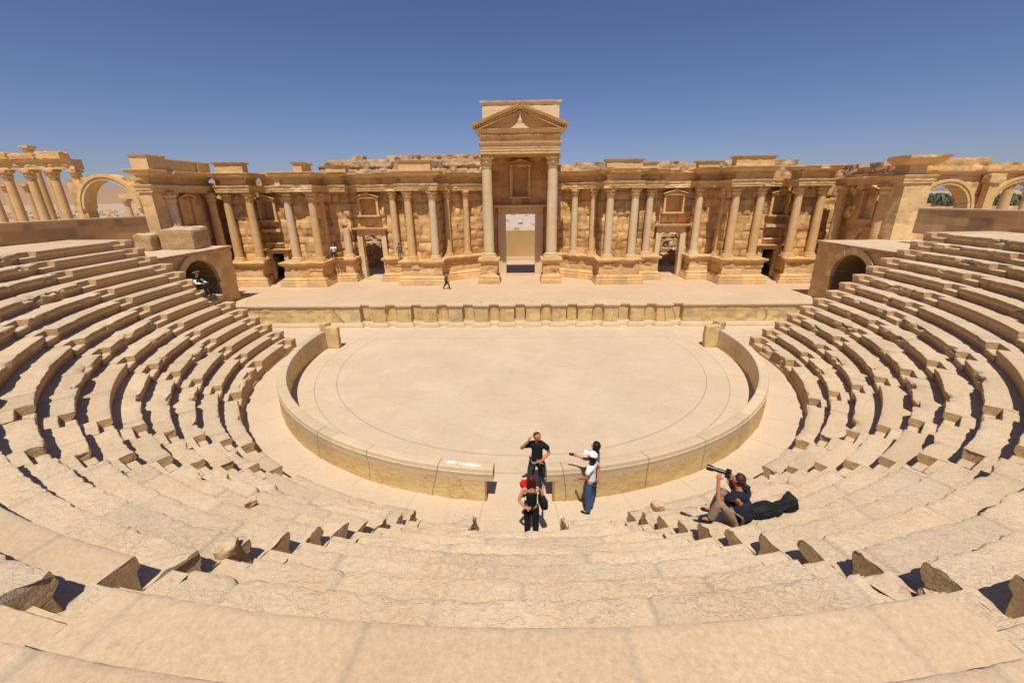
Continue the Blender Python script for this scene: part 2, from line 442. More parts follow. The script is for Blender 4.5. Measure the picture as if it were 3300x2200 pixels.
M['carved'] = stone('carved_limestone', (0.712, 0.497, 0.252), (0.674, 0.432, 0.180), stain=(0.494, 0.239, 0.072), bump=.6, crack=.2, stainamt=.55, pits=.15)
M['shaft'] = stone('ochre_column_stone', (0.684, 0.460, 0.234), (0.646, 0.405, 0.171), stain=(0.494, 0.267, 0.099), bump=.4, crack=.15, stainamt=.5)
M['shaftpale'] = stone('pale_column_stone', (.67, .53, .35), (.68, .49, .27), stain=(.56, .36, .17), bump=.3, crack=.1, stainamt=.45)
M['frame'] = stone('door_frame_limestone', (.70, .55, .345), (.68, .50, .28), stain=(.58, .40, .20), bump=.25, crack=.1, stainamt=.35)
M['ringwall'] = stone('smooth_ashlar', (.50, .32, .165), (.52, .31, .14), stain=(.42, .24, .10), bump=.12, crack=.1, stainamt=.6, tone=.28)
M['rubble'] = stone('brown_rubble', (.64, .44, .25), (.58, .37, .185), stain=(.46, .26, .12), bump=1.0, crack=.5, stainamt=.5, strata=.4, grey=.05)
M['stage'] = stone('stage_dust', (0.600, 0.438, 0.286), (0.570, 0.408, 0.255), stain=(0.540, 0.368, 0.218), bump=.15, crack=.02, stainamt=.4, fine=.12)
M['sand'] = stone('desert_sand', (.50, .37, .25), (.44, .32, .205), stain=(.36, .25, .16), bump=.6, crack=.0, stainamt=.5, bscale=.3)
M['pale'] = stone('pale_gravel', (.54, .44, .34), (.50, .40, .30), stain=(.4, .3, .22), bump=.4, crack=0, stainamt=.4, bscale=.3)
M['hill'] = stone('desert_hill', (.40, .25, .155), (.34, .205, .125), stain=(.28, .17, .10), bump=.8, crack=0, stainamt=.5, bscale=.02)
M['plaster'] = stone('tan_plaster', (.54, .36, .17), (.50, .33, .145), stain=(.46, .28, .11), bump=.15, crack=.1, stainamt=.4)
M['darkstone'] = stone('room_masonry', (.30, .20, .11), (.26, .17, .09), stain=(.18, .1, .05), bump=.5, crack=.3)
M['skin'] = plain('skin', (.52, .25, .16), .6, .06, 20)
M['skinred'] = plain('tanned_skin', (.50, .19, .10), .6, .06, 20)
M['black'] = plain('black_cloth', (.012, .012, .014), .85, .3, 18, bump=.01)
M['navy'] = plain('navy_cloth', (.018, .021, .032), .9, .25, 12, bump=.015)
M['charcoal'] = plain('charcoal_trousers', (.035, .04, .042), .9, .2, 15, bump=.01)
M['jeans'] = plain('blue_denim', (.055, .11, .22), .9, .35, 14, bump=.012)
M['white'] = plain('white_cotton', (.78, .78, .80), .9, .05, 12, bump=.01)
M['khaki'] = plain('khaki_cotton', (.29, .215, .15), .9, .2, 14, bump=.015)
M['hairb'] = plain('black_hair', (.012, .009, .008), .5, .4, 60)
M['hairbr'] = plain('brown_hair', (.055, .03, .016), .5, .4, 60)
M['hairred'] = plain('auburn_hair', (.085, .014, .010), .45, .4, 60)
M['red'] = plain('red_cloth', (.80, .012, .012), .7, .15, 30)
M['grey'] = plain('grey_green_cloth', (.14, .17, .16), .9, .2, 20)
M['blueg'] = plain('faded_blue_cloth', (.10, .17, .22), .9, .3, 20)
M['yellow'] = plain('yellow_cloth', (.6, .5, .06), .9, .2, 20)
M['paper'] = plain('paper', (.80, .82, .88), .7, .03, 20)
M['leather'] = plain('black_leather', (.013, .013, .015), .72, .3, 9, spec=.25, bump=.012)
M['camera'] = plain('camera_plastic', (.014, .014, .016), .38, .1, 60, spec=.5)
M['glass'] = plain('lens_glass', (.01, .012, .02), .08, .0, 10, spec=.9)
M['wood'] = plain('orange_wood', (.42, .22, .08), .8, .3, 20)
M['eye'] = plain('eye', (.02, .015, .012), .3, 0, 10)
M['leaf'] = plain('dusty_foliage', (.115, .125, .07), .8, .4, 6)
M['trunk'] = plain('tree_bark', (.16, .11, .07), .9, .3, 20)
M['cement'] = stone('white_cement', (.72, .70, .66), (.68, .66, .62), stain=(.6, .55, .48), bump=.2, crack=0, stainamt=.2)

# ---------------------------------------------------------------- ground, hills
g = MB(); S_ = 9000
g.add([(-S_, -S_, -.03), (S_, -S_, -.03), (S_, S_, -.03), (-S_, S_, -.03)], [(0, 1, 2, 3)])
tag(build('ground', g, M['sand'], smooth=0), kind='structure')
g = MB(); g.add([(-9, 60, -.026), (9, 60, -.026), (60, 700, -.026), (-60, 700, -.026)], [(0, 1, 2, 3)])
tag(build('gravel_plain', g, M['pale'], smooth=0), kind='structure')
def ridge(name, a0, a1, D, hgt, seed, dp=500):
    mb = MB(); n = 120; k = 12; vs = []; fs = []
    for i in range(n + 1):
        a = R(a0 + (a1 - a0) * i / n); env = math.sin(PI * i / n) ** .35
        for j in range(k + 1):
            u = j / k; r = D + dp * (u * 2 - 1)
            p = (r * math.sin(a), r * math.cos(a))
            hh = hgt * env * math.sin(PI * u) ** .8 * (.8 + .35 * fb((p[0], p[1], seed), .0022, 5)) - 1
            vs.append((p[0], p[1], hh))
    for i in range(n):
        for j in range(k): fs.append((i * (k + 1) + j, (i + 1) * (k + 1) + j, (i + 1) * (k + 1) + j + 1, i * (k + 1) + j + 1))
    mb.add(vs, fs); return tag(build(name, mb, M['hill'], smooth=60), kind='structure')
ridge('hills', -75, -24, 1900, 66, 3.0)

# ---------------------------------------------------------------- orchestra floor
fl = MB(); vs = []; n = 96
# one sheet covering orchestra, ring walkway, side passages and the space below the first rows
fl.add([(-24, 4.5, 0), (24, 4.5, 0), (24, 26.6, 0), (-24, 26.6, 0)], [(0, 1, 2, 3)])
tag(build('orchestra_floor', fl, M['floor'], smooth=0), kind='structure')

# ---------------------------------------------------------------- seating rows
R1, T, Z1, H_ = 11.793, .544, .624, .389
def arc(r, a0, a1, seg):
    L = abs(R(a1 - a0)) * r; n = max(1, int(round(L / seg)))
    return [(r * math.sin(R(a0 + (a1 - a0) * i / n)), CY - r * math.cos(R(a0 + (a1 - a0) * i / n))) for i in range(n + 1)]
ORD = ['first', 'second', 'third', 'fourth', 'fifth', 'sixth', 'seventh', 'eighth', 'ninth', 'tenth', 'eleventh', 'twelfth', 'thirteenth', 'fourteenth']
STAIRS = [(-79.5, 0), (-63.3, 0), (-42.4, 0), (-33.3, 0), (-11.7, -.17), (12.4, .15), (33.5, 0), (44.0, 0), (60.5, 0), (79.3, 0)]
RESTORED = {(11, 6), (12, 5), (12, 6), (12, 7), (10, 5), (11, 7), (13, 3), (13, 4), (13, 5), (13, 6), (13, 7), (14, 9), (14, 1), (5, 8), (3, 9), (8, 9), (9, 10), (6, 3), (1, 4), (4, 9)}
def seat_profile(z, smooth, tw):
    h = H_
    if smooth:
        return [(-tw - .12, z - h - .06), (-tw - .12, z), (-.02, z), (-.005, z - .008), (0, z - .02), (0, z - .13), (-.05, z - .18), (-.06, z - h - .06)]
    return [(-tw - .12, z - h - .06), (-tw - .12, z), (-.02, z), (-.003, z - .006), (.006, z - .025), (.004, z - .13), (-.025, z - .17), (-.075, z - .22), (-.085, z - h - .06)]
for k in range(1, 15):
    r = R1 + (k - 1) * T + (.15 if k == 12 else .1 if k == 13 else .06 if k == 14 else 0); z = Z1 + (k - 1) * H_
    aend = 90 + math.degrees(math.asin(1.1 / r))
    lab = ('lowest curved stone seating row, its smooth riser standing on the orchestra walkway' if k == 1 else
           'topmost curved stone tier, edge of the flat terrace below the back wall' if k == 14 else
           '%s curved stone seating row counted up from the orchestra, worn at its edge' % ORD[k - 1])
    row = thing('seating_row', lab, 'seating row', (0, CY - r, z), 'curved stone seating rows')
    tw = T if k < 14 else 22.32 - r
    cuts = []
    for a, da in STAIRS:
        o = a + da * (k - 1); wd = math.degrees(.75 / r)
        cuts.append((o, o + wd) if a < 0 else (o - wd, o))
    e1, e2 = math.degrees(.38 / r), math.degrees(1.05 / r)
    cuts += [(-aend + e1, -aend + e2), (aend - e2, aend - e1)]
    cuts.sort()
    gaps = []
    if k <= 3:
        gp = math.degrees(.98 / r); gaps = [(-gp, gp)]
    edges = [-aend]
    secs = []; cur = -aend
    for c0, c1 in sorted(cuts + gaps):
        secs.append(('bench', cur, c0)); secs.append(('gap' if (c0, c1) in gaps else 'step', c0, c1)); cur = c1
    secs.append(('bench', cur, aend))
    if k >= 13: secs = [s for s in secs if abs((s[1] + s[2]) / 2) > 8 or s[1] < -8 or s[2] > 8]
    bi = 0
    for kind, a0, a1 in secs:
        if a1 - a0 < .05: continue
        am = R((a0 + a1) / 2)
        dist = min(math.dist((r * math.sin(R(q)), CY - r * math.cos(R(q)), z), (0, 0, 7.5)) for q in (a0, a1, (a0 + a1) / 2, max(a0, min(a1, 0))))
        seg = max(.05, min(.13, dist * .0085)); ps = max(.05, min(.14, dist * .009))
        mb = MB(); sd_ = k * 3.1 + (a0 > 0) * 7
        if kind == 'bench':
            smooth = (k, bi) in RESTORED or (abs(a0) > 88) or (abs(a1) > 88 and a1 - a0 < 4)
            short = a1 - a0 < math.degrees(.5 / r)
            Lb = 1.9
            def tonef(s, zz, k=k, bi=bi):
                q = s / Lb + h1(k, bi); fx = q - math.floor(q)
                return (h1(math.floor(q), k, bi) - .5) * 2 - (3.0 if min(fx, 1 - fx) * Lb < .03 else 0)
            amp = .004 if smooth else .017
            zamp = .002 if smooth else .009
            def disp(P, s, o, zz, k=k, smooth=smooth, sd_=sd_, amp=amp, zamp=zamp, z=z, bi=bi):
                q = s / Lb + h1(k, bi); b = math.floor(q); fx = q - b
                jt = max(0, 1 - min(fx, 1 - fx) * Lb / .045)
                off = (h1(b, k, bi + 5) - .5) * (.008 if smooth else .026)
                dzb = (h1(b, k, bi + 8) - .5) * (.003 if smooth else .011)
                edge = max(0.0, 1 + o / .16)           # 1 at the front edge
                n = fb(P, 2.4, 5, sd_); n2 = fb(P, 7.0, 4, sd_ + 3)
                do = (amp * n * 1.3 + amp * 1.1 * n2 + off) * min(1, edge + .15)
                dz = (zamp * n2 * .8 + dzb + zamp * fb(P, 1.3, 3, sd_ + 6)) * min(1, max(.45, P.y / 14))
                if not smooth:
                    c = max(0.0, fb(P, 1.25, 4, sd_ + 1.7) - .20) * 2.0 * min(1, max(.10, (P.y - 4) / 8))
                    do -= c * .22 * edge * (1 if zz > z - .2 else .3)
                    if zz > z - .1: dz -= c * .16 * max(0, 1 + o / .3)
                do -= jt * (.004 if smooth else .02) * edge; dz -= jt * (.010 if smooth else .022)
                if zz < z - H_: return 0, 0
                return do, dz
            pr = seat_profile(z, smooth, tw)
            if k == 1:
                pr = [(-tw - .12, -.02), (-tw - .12, z), (-.05, z), (0, z - .03), (.0, z - .1), (-.03, z - .13), (-.03, .14), (.02, .10), (.03, -.02)]
            sweep(mb, arc(r, a0, a1, seg), pr, seg * 1.5, side=-1, ps=ps, disp=disp, tonef=tonef)
            # broken, slightly sloping end faces
            m_ = len(refine(pr, ps)); nvt = len(mb.v)
            for base, ang, sgn in ((0, a0, -1), (nvt - m_, a1, 1)):
                tx, ty = math.cos(R(ang)) * sgn, math.sin(R(ang)) * sgn
                for q in range(m_):
                    v = mb.v[base + q]; dd = max(0, min(H_, z - v.z)) * (.05 if smooth else .12) + (.01 if smooth else .07) * fb(v, 5.5, 4, sd_)
                    v.x += tx * dd; v.y += ty * dd
            nm = 'end_block' if short else 'bench_section'
            bi += 1
        elif kind == 'step':
            zb = z - H_ - .06 if k > 1 else -.02
            # smaller intermediate step cut into the front of the tier
            pr = [(-tw - .12, zb), (-tw - .12, z), (-.34, z), (-.33, z - .01), (-.325, z - H_ * .5), (-.19, z - H_ * .5), (-.18, z - H_ * .5 - .02), (-.175, z - H_ + .012), (-.09, z - H_ + .01), (-.085, zb)]
            if abs((a0 + a1) / 2) > 25:
                pr = [(-tw - .12, zb), (-tw - .12, z), (-.28, z), (-.27, z - .01), (-.265, z - H_ * .5), (-.03, z - H_ * .5), (-.01, z - H_ * .5 - .02), (-.02, zb)]
            if k == 1:
                pr = [(-tw - .12, zb), (-tw - .12, z), (-.36, z), (-.35, z * .55), (-.02, z * .55), (0, z * .5), (0, zb)]
            sweep(mb, arc(r, a0, a1, seg), pr, seg * 1.5, side=-1, ps=ps, disp=rockdisp(.012, 3, sd_, .6))
            nm = 'stair_step'; smooth = abs(a0) > 86 or (k == 11 and -16 < a0 < -10)
        else: continue
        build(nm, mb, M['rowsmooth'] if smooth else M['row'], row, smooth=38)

# side walls of the entrance passage that runs below the seats
for sg in (-1, 1):
    mb = MB()
    x0, x1 = (.985, 1.6) if sg > 0 else (-1.6, -.985)
    mb.box(x0, x1, 5.2, 7.4, 0, .95); mb.box(x0, x1, 5.0, 6.62, .95, 1.34)
    tag(build('passage_wall', mb, M['row'], root=(sg * 1.3, 6.3, 0)), 'low stone side wall of the central passage, on the %s of the woman in black' % ('right' if sg > 0 else 'left'), 'wall', 'side walls of the passage')

# terrace back wall (two curved stretches)
for sg in (-1, 1):
    t = thing('terrace_wall', 'smooth curved ashlar wall behind the terrace at the %s' % ('right, below the twin arches' if sg > 0 else 'left, below the colonnade'), 'wall', (sg * 22.3, CY, 5.6), 'curved walls behind the terrace')
    a0, a1 = (58, 102.8) if sg > 0 else (-104, -58)
    mb = MB(); ash = ashlar(.48, 1.5, 5 + sg, g=.008, var=.004)
    def dsp(P, s, o, zz): 
        d, tt = ash(s, zz); return (d if o < .01 else 0), 0
    sweep(mb, arc(22.3, a0, a1, .2), [(-.5, 5.3), (-.5, 6.55), (0, 6.55), (0, 5.3)], .2, side=-1, ps=.12, disp=dsp, tonef=lambda s, zz: ash(s, zz)[1])
    build('wall_face', mb, M['ringwall'], t)
    mb = MB(); sweep(mb, arc(22.3, a0, a1, .3), [(-.53, 6.553), (-.53, 6.63), (.03, 6.63), (.03, 6.553)], .3, side=-1, ps=.3, disp=rockdisp(.006, 2, 2))
    build('coping', mb, M['coping'], t)

# ---------------------------------------------------------------- orchestra parapet
for sg in (-1, 1):
    side_txt = 'right' if sg > 0 else 'left'
    t = thing('orchestra_wall', 'low curved yellow limestone wall round the %s half of the orchestra' % side_txt, 'low wall', (sg * 10.3, CY, 0), 'low curved walls round the orchestra')
    def A_(r, xx): return math.degrees(math.asin(xx / r))
    ae = 96.0
    lo = (A_(10.5, .90), ae) if sg > 0 else (-ae, -A_(10.5, .88))
    hi = (A_(10.5, .70), ae) if sg > 0 else (-ae, -A_(10.5, .66))
    Lb = 2.35
    def tonef(s, zz, sg=sg): return (h1(math.floor(s / Lb), sg + 2) - .5) * 2
    def dj(P, s, o, zz, sg=sg):
        fx = (s / Lb) % 1; jt = max(0, 1 - min(fx, 1 - fx) * Lb / .03)
        low = max(0, min(1, (.55 - zz) / .3))
        return (-.016 * jt + .02 * fb(P, 2.5, 4) * (.25 + low), 0)
    mb = MB()
    # outward side = away from the centre
    sweep(mb, arc(10.33, lo[0], lo[1], .1), [(-.13, -.02), (-.13, .62), (.22, .62), (.22, .3), (.225, -.02)], .1, side=1, ps=.09, disp=dj, tonef=tonef)
    build('wall_course', mb, M['parapet'], t)
    mb = MB()
    sweep(mb, arc(10.33, hi[0], hi[1], .1), [(-.13, .623), (-.13, .93), (-.12, .96), (-.10, .968), (.165, .966), (.19, .955), (.205, .92), (.21, .86), (.23, .85), (.232, .79), (.222, .78), (.222, .623)], .1, side=1, ps=.08, disp=lambda P, s, o, zz: (dj(P, s, o, zz)[0] * .5, .004 * fb(P, 2, 3)), tonef=tonef)
    build('coping', mb, M['copingring'], t)
    # upright slab and stub that close the wall at the stage end
    mb = MB(); rockbox(mb, (sg * 9.86, 20.72, .57), (.74, .34, 1.2), 0, .035, 9, sg * 3.0, .2, tilt=(0, -sg * .03))
    build('end_slab', mb, M['parapet'], t)
    mb = MB(); rockbox(mb, (sg * 10.35, 21.1, 1.02), (.42, .5, .5), sg * .3, .05, 7, sg * 5.0, .2)
    build('broken_stub', mb, M['parapet'], t)
    mb = MB(); mb.lathe([(.03, 0), (.028, .6), (.02, .62)], 8, (sg * (.885 if sg > 0 else .865), 8.965, 0.0))  # brown strip added to draw the shade on the lower jamb face
    build('jamb_shade_strip', mb, M['wood'], t, label='thin brown strip in place of the shaded jamb face at the gateway corner')
for x_, y_, a_, lb in ((-1.75, 9.27, .16, 'small round dab of white cement on top of the left curved wall'), (-1.27, 9.16, .30, 'longer smear of white cement on the left curved wall near the gap')):
    mb = MB(); mb.ellipsoid((x_, y_, .966), (a_, .075, .012), 22, 8, Matrix.Rotation(-.13, 3, 'Z'), lambda p: 1 + .45 * noise.noise(p * 3.1 + Vector((a_ * 9, 0, 0))))
    tag(build('cement_patch', mb, M['cement'], root=(x_, y_, .96)), lb, 'patch', 'cement patches on the curved wall')

# ---------------------------------------------------------------- stage platform
t_pros = thing('stage_front_wall', 'low front wall of the stage with alternating square and round niches', 'wall', (0, 24.4, 0))
path = [(-18.25, 26.4), (-17.3, 24.4)]
for i in range(-6, 7):
    cx_ = 1.56 * i; hw_ = .37
    if i % 2 == 0: path += [(cx_ - hw_, 24.4), (cx_ - hw_, 24.74), (cx_ + hw_, 24.74), (cx_ + hw_, 24.4)]
    else: path += [(cx_ - hw_ - .01, 24.4)] + [(cx_ - (hw_ + .01) * math.cos(PI * q / 8), 24.4 + .36 * math.sin(PI * q / 8)) for q in range(1, 8)] + [(cx_ + hw_ + .01, 24.4)]
path += [(17.3, 24.4), (18.25, 26.4)]
mb = MB()
ash = ashlar(.46, 1.3, 9, g=.012, var=.01)
def dsp(P, s, o, zz):
    e = 1.0 if abs(P.x) < 10.9 else 2.6
    return (.016 * e * fb(P, 3.0, 4, 3) + (ash(s, zz)[0] * .7 * e if abs(P.x) > 10.9 else 0) - max(0, fb(P, 1.6, 3, 8) - .3) * .12 * (zz < 1.0), 0)
sweep(mb, path, [(-.5, .27), (-.5, 1.17), (0, 1.17), (0, .27)], .14, ps=.11, disp=dsp, tonef=lambda s, zz: ash(s, zz)[1])
build('niche_wall', mb, M['parapet'], t_pros)
mb = MB()
sweep(mb, path, [(-.5, 1.173), (-.5, 1.37), (.085, 1.37), (.10, 1.34), (.10, 1.29), (.05, 1.25), (.02, 1.173)], .2, ps=.2, disp=rockdisp(.012, 3, 5, .5))
build('lip', mb, M['coping'], t_pros)
mb = MB()
sweep(mb, path, [(-.5, -.02), (-.5, .267), (.03, .267), (.11, .19), (.12, .12), (.15, .10), (.155, -.02)], .2, ps=.15, disp=rockdisp(.014, 3, 5, .5))
build('base_moulding', mb, M['coping'], t_pros)
mb = MB()
mb.add([(-17.4, 24.85, 1.352), (17.4, 24.85, 1.352), (18.3, 26.45, 1.352), (23, 26.45, 1.352), (23, 43.2, 1.352), (-23, 43.2, 1.352), (-23, 26.45, 1.352), (-18.3, 26.45, 1.352)], [tuple(range(8))])
tag(build('stage_floor', mb, M['stage'], smooth=0), kind='structure')

# ---------------------------------------------------------------- vaulted side entrances
def arch_ring(mb, cy, cz, r0, r1, x0, x1, n=18, legs=0.0, gap=.0, seed=1, amp=.012):
    """voussoirs in a plane x=const (spanning y)"""
    for i in range(n):
        a0, a1 = PI * i / n + gap, PI * (i + 1) / n - gap
        pts = [(cy + r * math.cos(a), cz + r * math.sin(a)) for r, a in ((r0, a0), (r1, a0), (r1, (a0 + a1) / 2), (r1, a1), (r0, a1), (r0, (a0 + a1) / 2))]
        j = (h1(i, seed) - .5) * amp * 2
        mb.prism(pts, (x0 + j, x1), 'x', tone=(h1(i, seed + 2) - .5) * 2)
for sg in (-1, 1):
    nm = 'right' if sg > 0 else 'left'
    t = thing('vaulted_entrance', 'masonry block with a dark arched passage at the %s end of the stage' % nm, 'vaulted entrance', (sg * 18.2, 23.4, 0), 'vaulted side entrances')
    cy_, cz_, rr = 23.35, 2.85, 1.42
    mb = MB()
    face = [(sg * 18.2, 20.9), (sg * 18.2, 26.42), (sg * 23.2, 26.42)] if sg < 0 else [(sg * 23.2, 26.42), (sg * 18.2, 26.42), (sg * 18.2, 20.9)]
    tot = 5.52 + 5.0
    def yy(s, sg=sg): return (20.9 + s) if sg < 0 else (26.42 - (s - 5.0))
    def on(s, sg=sg): return (s < 5.52) if sg < 0 else (s > 5.0)
    def hole(s, z_):
        if not on(s): return False
        y_ = yy(s); return (abs(y_ - cy_) < rr + .06 and z_ < cz_) or math.hypot(y_ - cy_, z_ - cz_) < rr + .17
    wall(mb, face, 0, 4.58, th=.6, step=.14, hole=hole, ash=ashlar(.5, 1.3, 14 + sg, g=.025, var=.02), amp=.035, seed=sg * 3.0, side=1)
    build('masonry', mb, M['podium'], t)
    mb = MB(); arch_ring(mb, cy_, cz_, rr, rr + .36, sg * 18.08, sg * 18.9, 17, seed=3 + sg)
    build('arch', mb, M['carved'], t)
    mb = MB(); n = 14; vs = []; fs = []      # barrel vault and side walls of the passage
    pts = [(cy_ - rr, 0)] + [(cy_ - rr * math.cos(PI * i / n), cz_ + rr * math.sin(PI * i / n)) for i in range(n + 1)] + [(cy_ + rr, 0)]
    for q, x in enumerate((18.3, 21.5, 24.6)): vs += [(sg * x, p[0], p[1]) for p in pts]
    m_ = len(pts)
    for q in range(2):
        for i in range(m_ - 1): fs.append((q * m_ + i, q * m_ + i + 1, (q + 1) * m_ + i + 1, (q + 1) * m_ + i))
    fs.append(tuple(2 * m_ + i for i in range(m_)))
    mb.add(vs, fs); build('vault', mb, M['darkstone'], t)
    mb = MB()
    rockbox(mb, (sg * 21.1, 23.6, 4.66), (6.05, 5.75, .17), 0, .03, 26, sg * 2.2, .02, f=1.4)
    build('top_slabs', mb, M['row'], t)
    mb = MB()
    mb.box(*( (18.9, 24.8) if sg > 0 else (-24.8, -18.9)), 20.2, 20.9, 0, 4.5)
    build('side_masonry', mb, M['podium'], t)
# big loose blocks on top of the left entrance
for (x, y, sx, sy, sz, lb) in ((-21.85, 24.35, 1.75, .95, .93, 'rough squared block lying on the left vaulted entrance, left of the largest block'),
                               (-19.85, 24.9, 1.95, 1.1, 1.15, 'largest squared stone block lying on the left vaulted entrance'),
                               (-20.3, 26.15, 1.9, .75, 1.2, 'narrow block standing behind the largest block on the left vaulted entrance')):
    mb = MB(); rockbox(mb, (x, y, 4.74 + sz / 2), (sx, sy, sz), .06, .06, 10, x, .15)
    tag(build('stone_block', mb, M['row'], root=(x, y, 4.75)), lb, 'stone block', 'loose blocks on the left vaulted entrance')

# ---------------------------------------------------------------- scene building (the great facade)
bld = thing('stage_building', 'orange limestone columned facade of the Roman stage building with its central pedimented porch', 'facade', (0, 31, 1.35))
def mx(x): return x if x < 21.3 else (x - .2 * (x - 21.3) / 1.2 if x < 22.5 else 22.3 + (x - 22.5) * .3)
def mir(path): return [(-mx(x), y) for x, y in reversed(path)]
P1 = [(1.95, 34.35), (2.6, 34.0), (3.3, 33.65), (4.2, 33.1), (5.0, 32.6), (5.7, 32.0), (5.7, 30.5), (8.6, 30.5), (8.6, 32.0), (10.35, 32.0), (10.35, 33.7)]
P2 = [(12.8, 33.7), (12.8, 32.1), (14.35, 32.1), (14.35, 30.2), (17.2, 30.2), (17.2, 32.8)]
P3 = [(19.75, 32.8), (18.85, 30.4), (21.3, 30.4), (21.3, 31.1), (22.0, 31.1)]
PB = 1.34
def podium(name, path, seed, depth=1.6):
    ash = ashlar(.62, 1.4, seed, g=.05, var=.035)
    mb = MB()
    sweep(mb, path, [(-depth * .4, 2.02), (-depth * .4, 2.8), (0, 2.8), (0, 2.02)], .13, ps=.11,
          disp=lambda P, s, o, zz: (ash(s, zz)[0] + .035 * fb(P, 2.2, 5, seed) if o > -.01 else 0, 0), tonef=lambda s, zz: ash(s, zz)[1])
    die = build('podium', mb, M['podium'], bld)
    mb = MB()
    sweep(mb, path, [(-depth * .5, 2.803), (-depth * .5, 3.12), (.20, 3.12), (.22, 3.07), (.20, 2.98), (.10, 2.90), (.05, 2.86), (.02, 2.803)], .11, ps=.09,
          disp=lambda P, s, o, zz: (.035 * fb(P, 2.0, 5, seed + 2) - max(0, fb(P, 1.2, 3, seed) - .1) * .25 if o > -.05 else 0, .02 * fb(P, 1.8, 4, seed)))
    build('podium_cornice', mb, M['podium'], die)
    mb = MB()
    sweep(mb, path, [(-.5, PB), (-.5, 2.017), (.04, 2.017), (.10, 1.94), (.20, 1.86), (.17, 1.80), (.24, 1.70), (.25, 1.52), (.29, 1.50), (.30, PB)], .13, ps=.11,
          disp=lambda P, s, o, zz: (.03 * fb(P, 2.0, 4, seed + 6) + ash(s * .7, 3.0)[0] * .6 if o > -.1 else 0, 0), tonef=lambda s, zz: ash(s * .7, 3.0)[1])
    build('podium_base', mb, M['podium'], die)
    # rubble core that carries the columns
    return die
for q, (pp, sd_) in enumerate(((P1, 21.0), (P2, 27.0), (P3, 33.0))):
    podium('podium', pp, sd_); podium('podium', mir(pp), sd_ + 50)
# tops of the podiums (floor between podium edge and wall)
mb = MB()
for sg in (-1, 1):
    for pts in ([(2.0, 34.6), (2.6, 34.05), (3.3, 33.7), (4.2, 33.15), (5.0, 32.65), (5.75, 32.05), (5.75, 30.6), (8.55, 30.6), (8.55, 32.05), (10.3, 32.05), (10.3, 34.6)],
                [(12.85, 34.6), (12.85, 32.15), (14.4, 32.15), (14.4, 30.3), (17.15, 30.3), (17.15, 34.6)],
                [(19.8, 34.6), (18.95, 30.5), (21.3, 30.5), (21.3, 31.15), (22.6, 31.15), (22.6, 34.6)]):
        mb.prism([(sg * x, y) for x, y in pts], (2.1, 3.09), 'z')
build('podium_core', mb, M['podium'], bld)

# upper wall
W = [(2.25, 35.0), (3.0, 34.6), (3.9, 34.15), (4.8, 33.65), (5.6, 33.2), (5.95, 33.0), (5.95, 31.5), (8.35, 31.5), (8.35, 33.0), (10.2, 33.0), (10.2, 33.65), (12.95, 33.65), (12.95, 33.0), (14.6, 33.0), (14.6, 31.2), (16.95, 31.2), (16.95, 32.7), (19.7, 32.7), (19.7, 31.45), (21.1, 31.45), (21.1, 32.2), (22.75, 32.2)]
def s_at(path, idx, dx):      # arc length at vertex idx plus dx
    s = 0
    for i in range(idx): s += math.dist(path[i], path[i + 1])
    return s + dx
sC = s_at(W, 10, 0); sD = s_at(W, 16, 0); sJ = s_at(W, 6, 0); sI = s_at(W, 14, 0); tot = s_at(W, len(W) - 1, 0)
def sL(q): return q            # the mirrored path only differs beyond the last opening
# side doors and the window-like niches above them
opR = [(sC + .65, sC + 2.15, 1.3, 4.72), (sC + .70, sC + 2.10, 6.2, 7.45),
       (sD + 1.35, sD + 2.38, 1.3, 3.47), (sD + 1.3, sD + 2.4, 4.3, 5.1), (sD + 1.45, sD + 2.3, 6.0, 7.35)]
totL = s_at(mir(W), len(W) - 1, 0)
opL = [(totL - sL(b), totL - sL(a), c, d) for a, b, c, d in opR]
for sg in (-1, 1):
    mb = MB(); pth = W if sg > 0 else mir(W)
    wall(mb, pth, 1.3, 8.75, th=.3, step=.125, openings=opR if sg > 0 else opL, ash=ashlar(.60, 1.3, 41 + sg, g=.085, var=.05), amp=.038, f=3.2, seed=sg * 7.0, chip=.14)
    wall(mb, [(22.74, 32.3), (22.74, 26.2)] if sg > 0 else [(-22.34, 26.2), (-22.34, 32.3)], 1.3, 8.6, th=.25, step=.14, ash=ashlar(.60, 1.3, 51 + sg, g=.03, var=.02), amp=.03, seed=sg * 9.0)
    build('wall', mb, M['facade'], bld)
    mb = MB()       # shallow backs of the blind niches
    mb.box(*sorted((sg * 10.8, sg * 12.4)), 34.0, 34.3, 6.1, 7.5); build('niche_back', mb, M['facade'], bld)
    mb = MB(); mb.box(*sorted((sg * 18.2, sg * 19.4)), 33.05, 33.3, 4.2, 7.4); build('niche_back', mb, M['facade'], bld)

# entablature
E_ = [(2.35, 34.45), (3.2, 34.0), (4.1, 33.45), (5.0, 32.9), (5.75, 32.2), (5.75, 30.7), (8.55, 30.7), (8.55, 32.2), (10.3, 32.2), (10.3, 33.1), (12.8, 33.1), (12.8, 32.3), (14.3, 32.3), (14.3, 30.4), (17.1, 30.4)]
E_d = [(17.1, 30.4), (17.1, 32.1), (18.85, 32.1)]
E_j = [(18.85, 32.1), (18.85, 30.6), (21.2, 30.6), (21.2, 31.2), (21.75, 31.2)]
E_w = [(21.75, 31.2), (21.75, 25.85), (23.5, 25.85), (23.5, 26.6)]
ARCH = [(-.62, 7.92), (0, 7.92), (.0, 8.05), (.03, 8.06), (.03, 8.2), (.09, 8.27), (.10, 8.35), (-.05, 8.37), (-.62, 8.37)]
FRIE = [(-.62, 8.373), (-.26, 8.373), (-.27, 8.72), (-.17, 8.76), (-.16, 8.83), (-.06, 8.86), (.10, 8.93), (.22, 8.97), (.25, 9.08), (.31, 9.16), (.30, 9.19), (-.62, 9.19)]
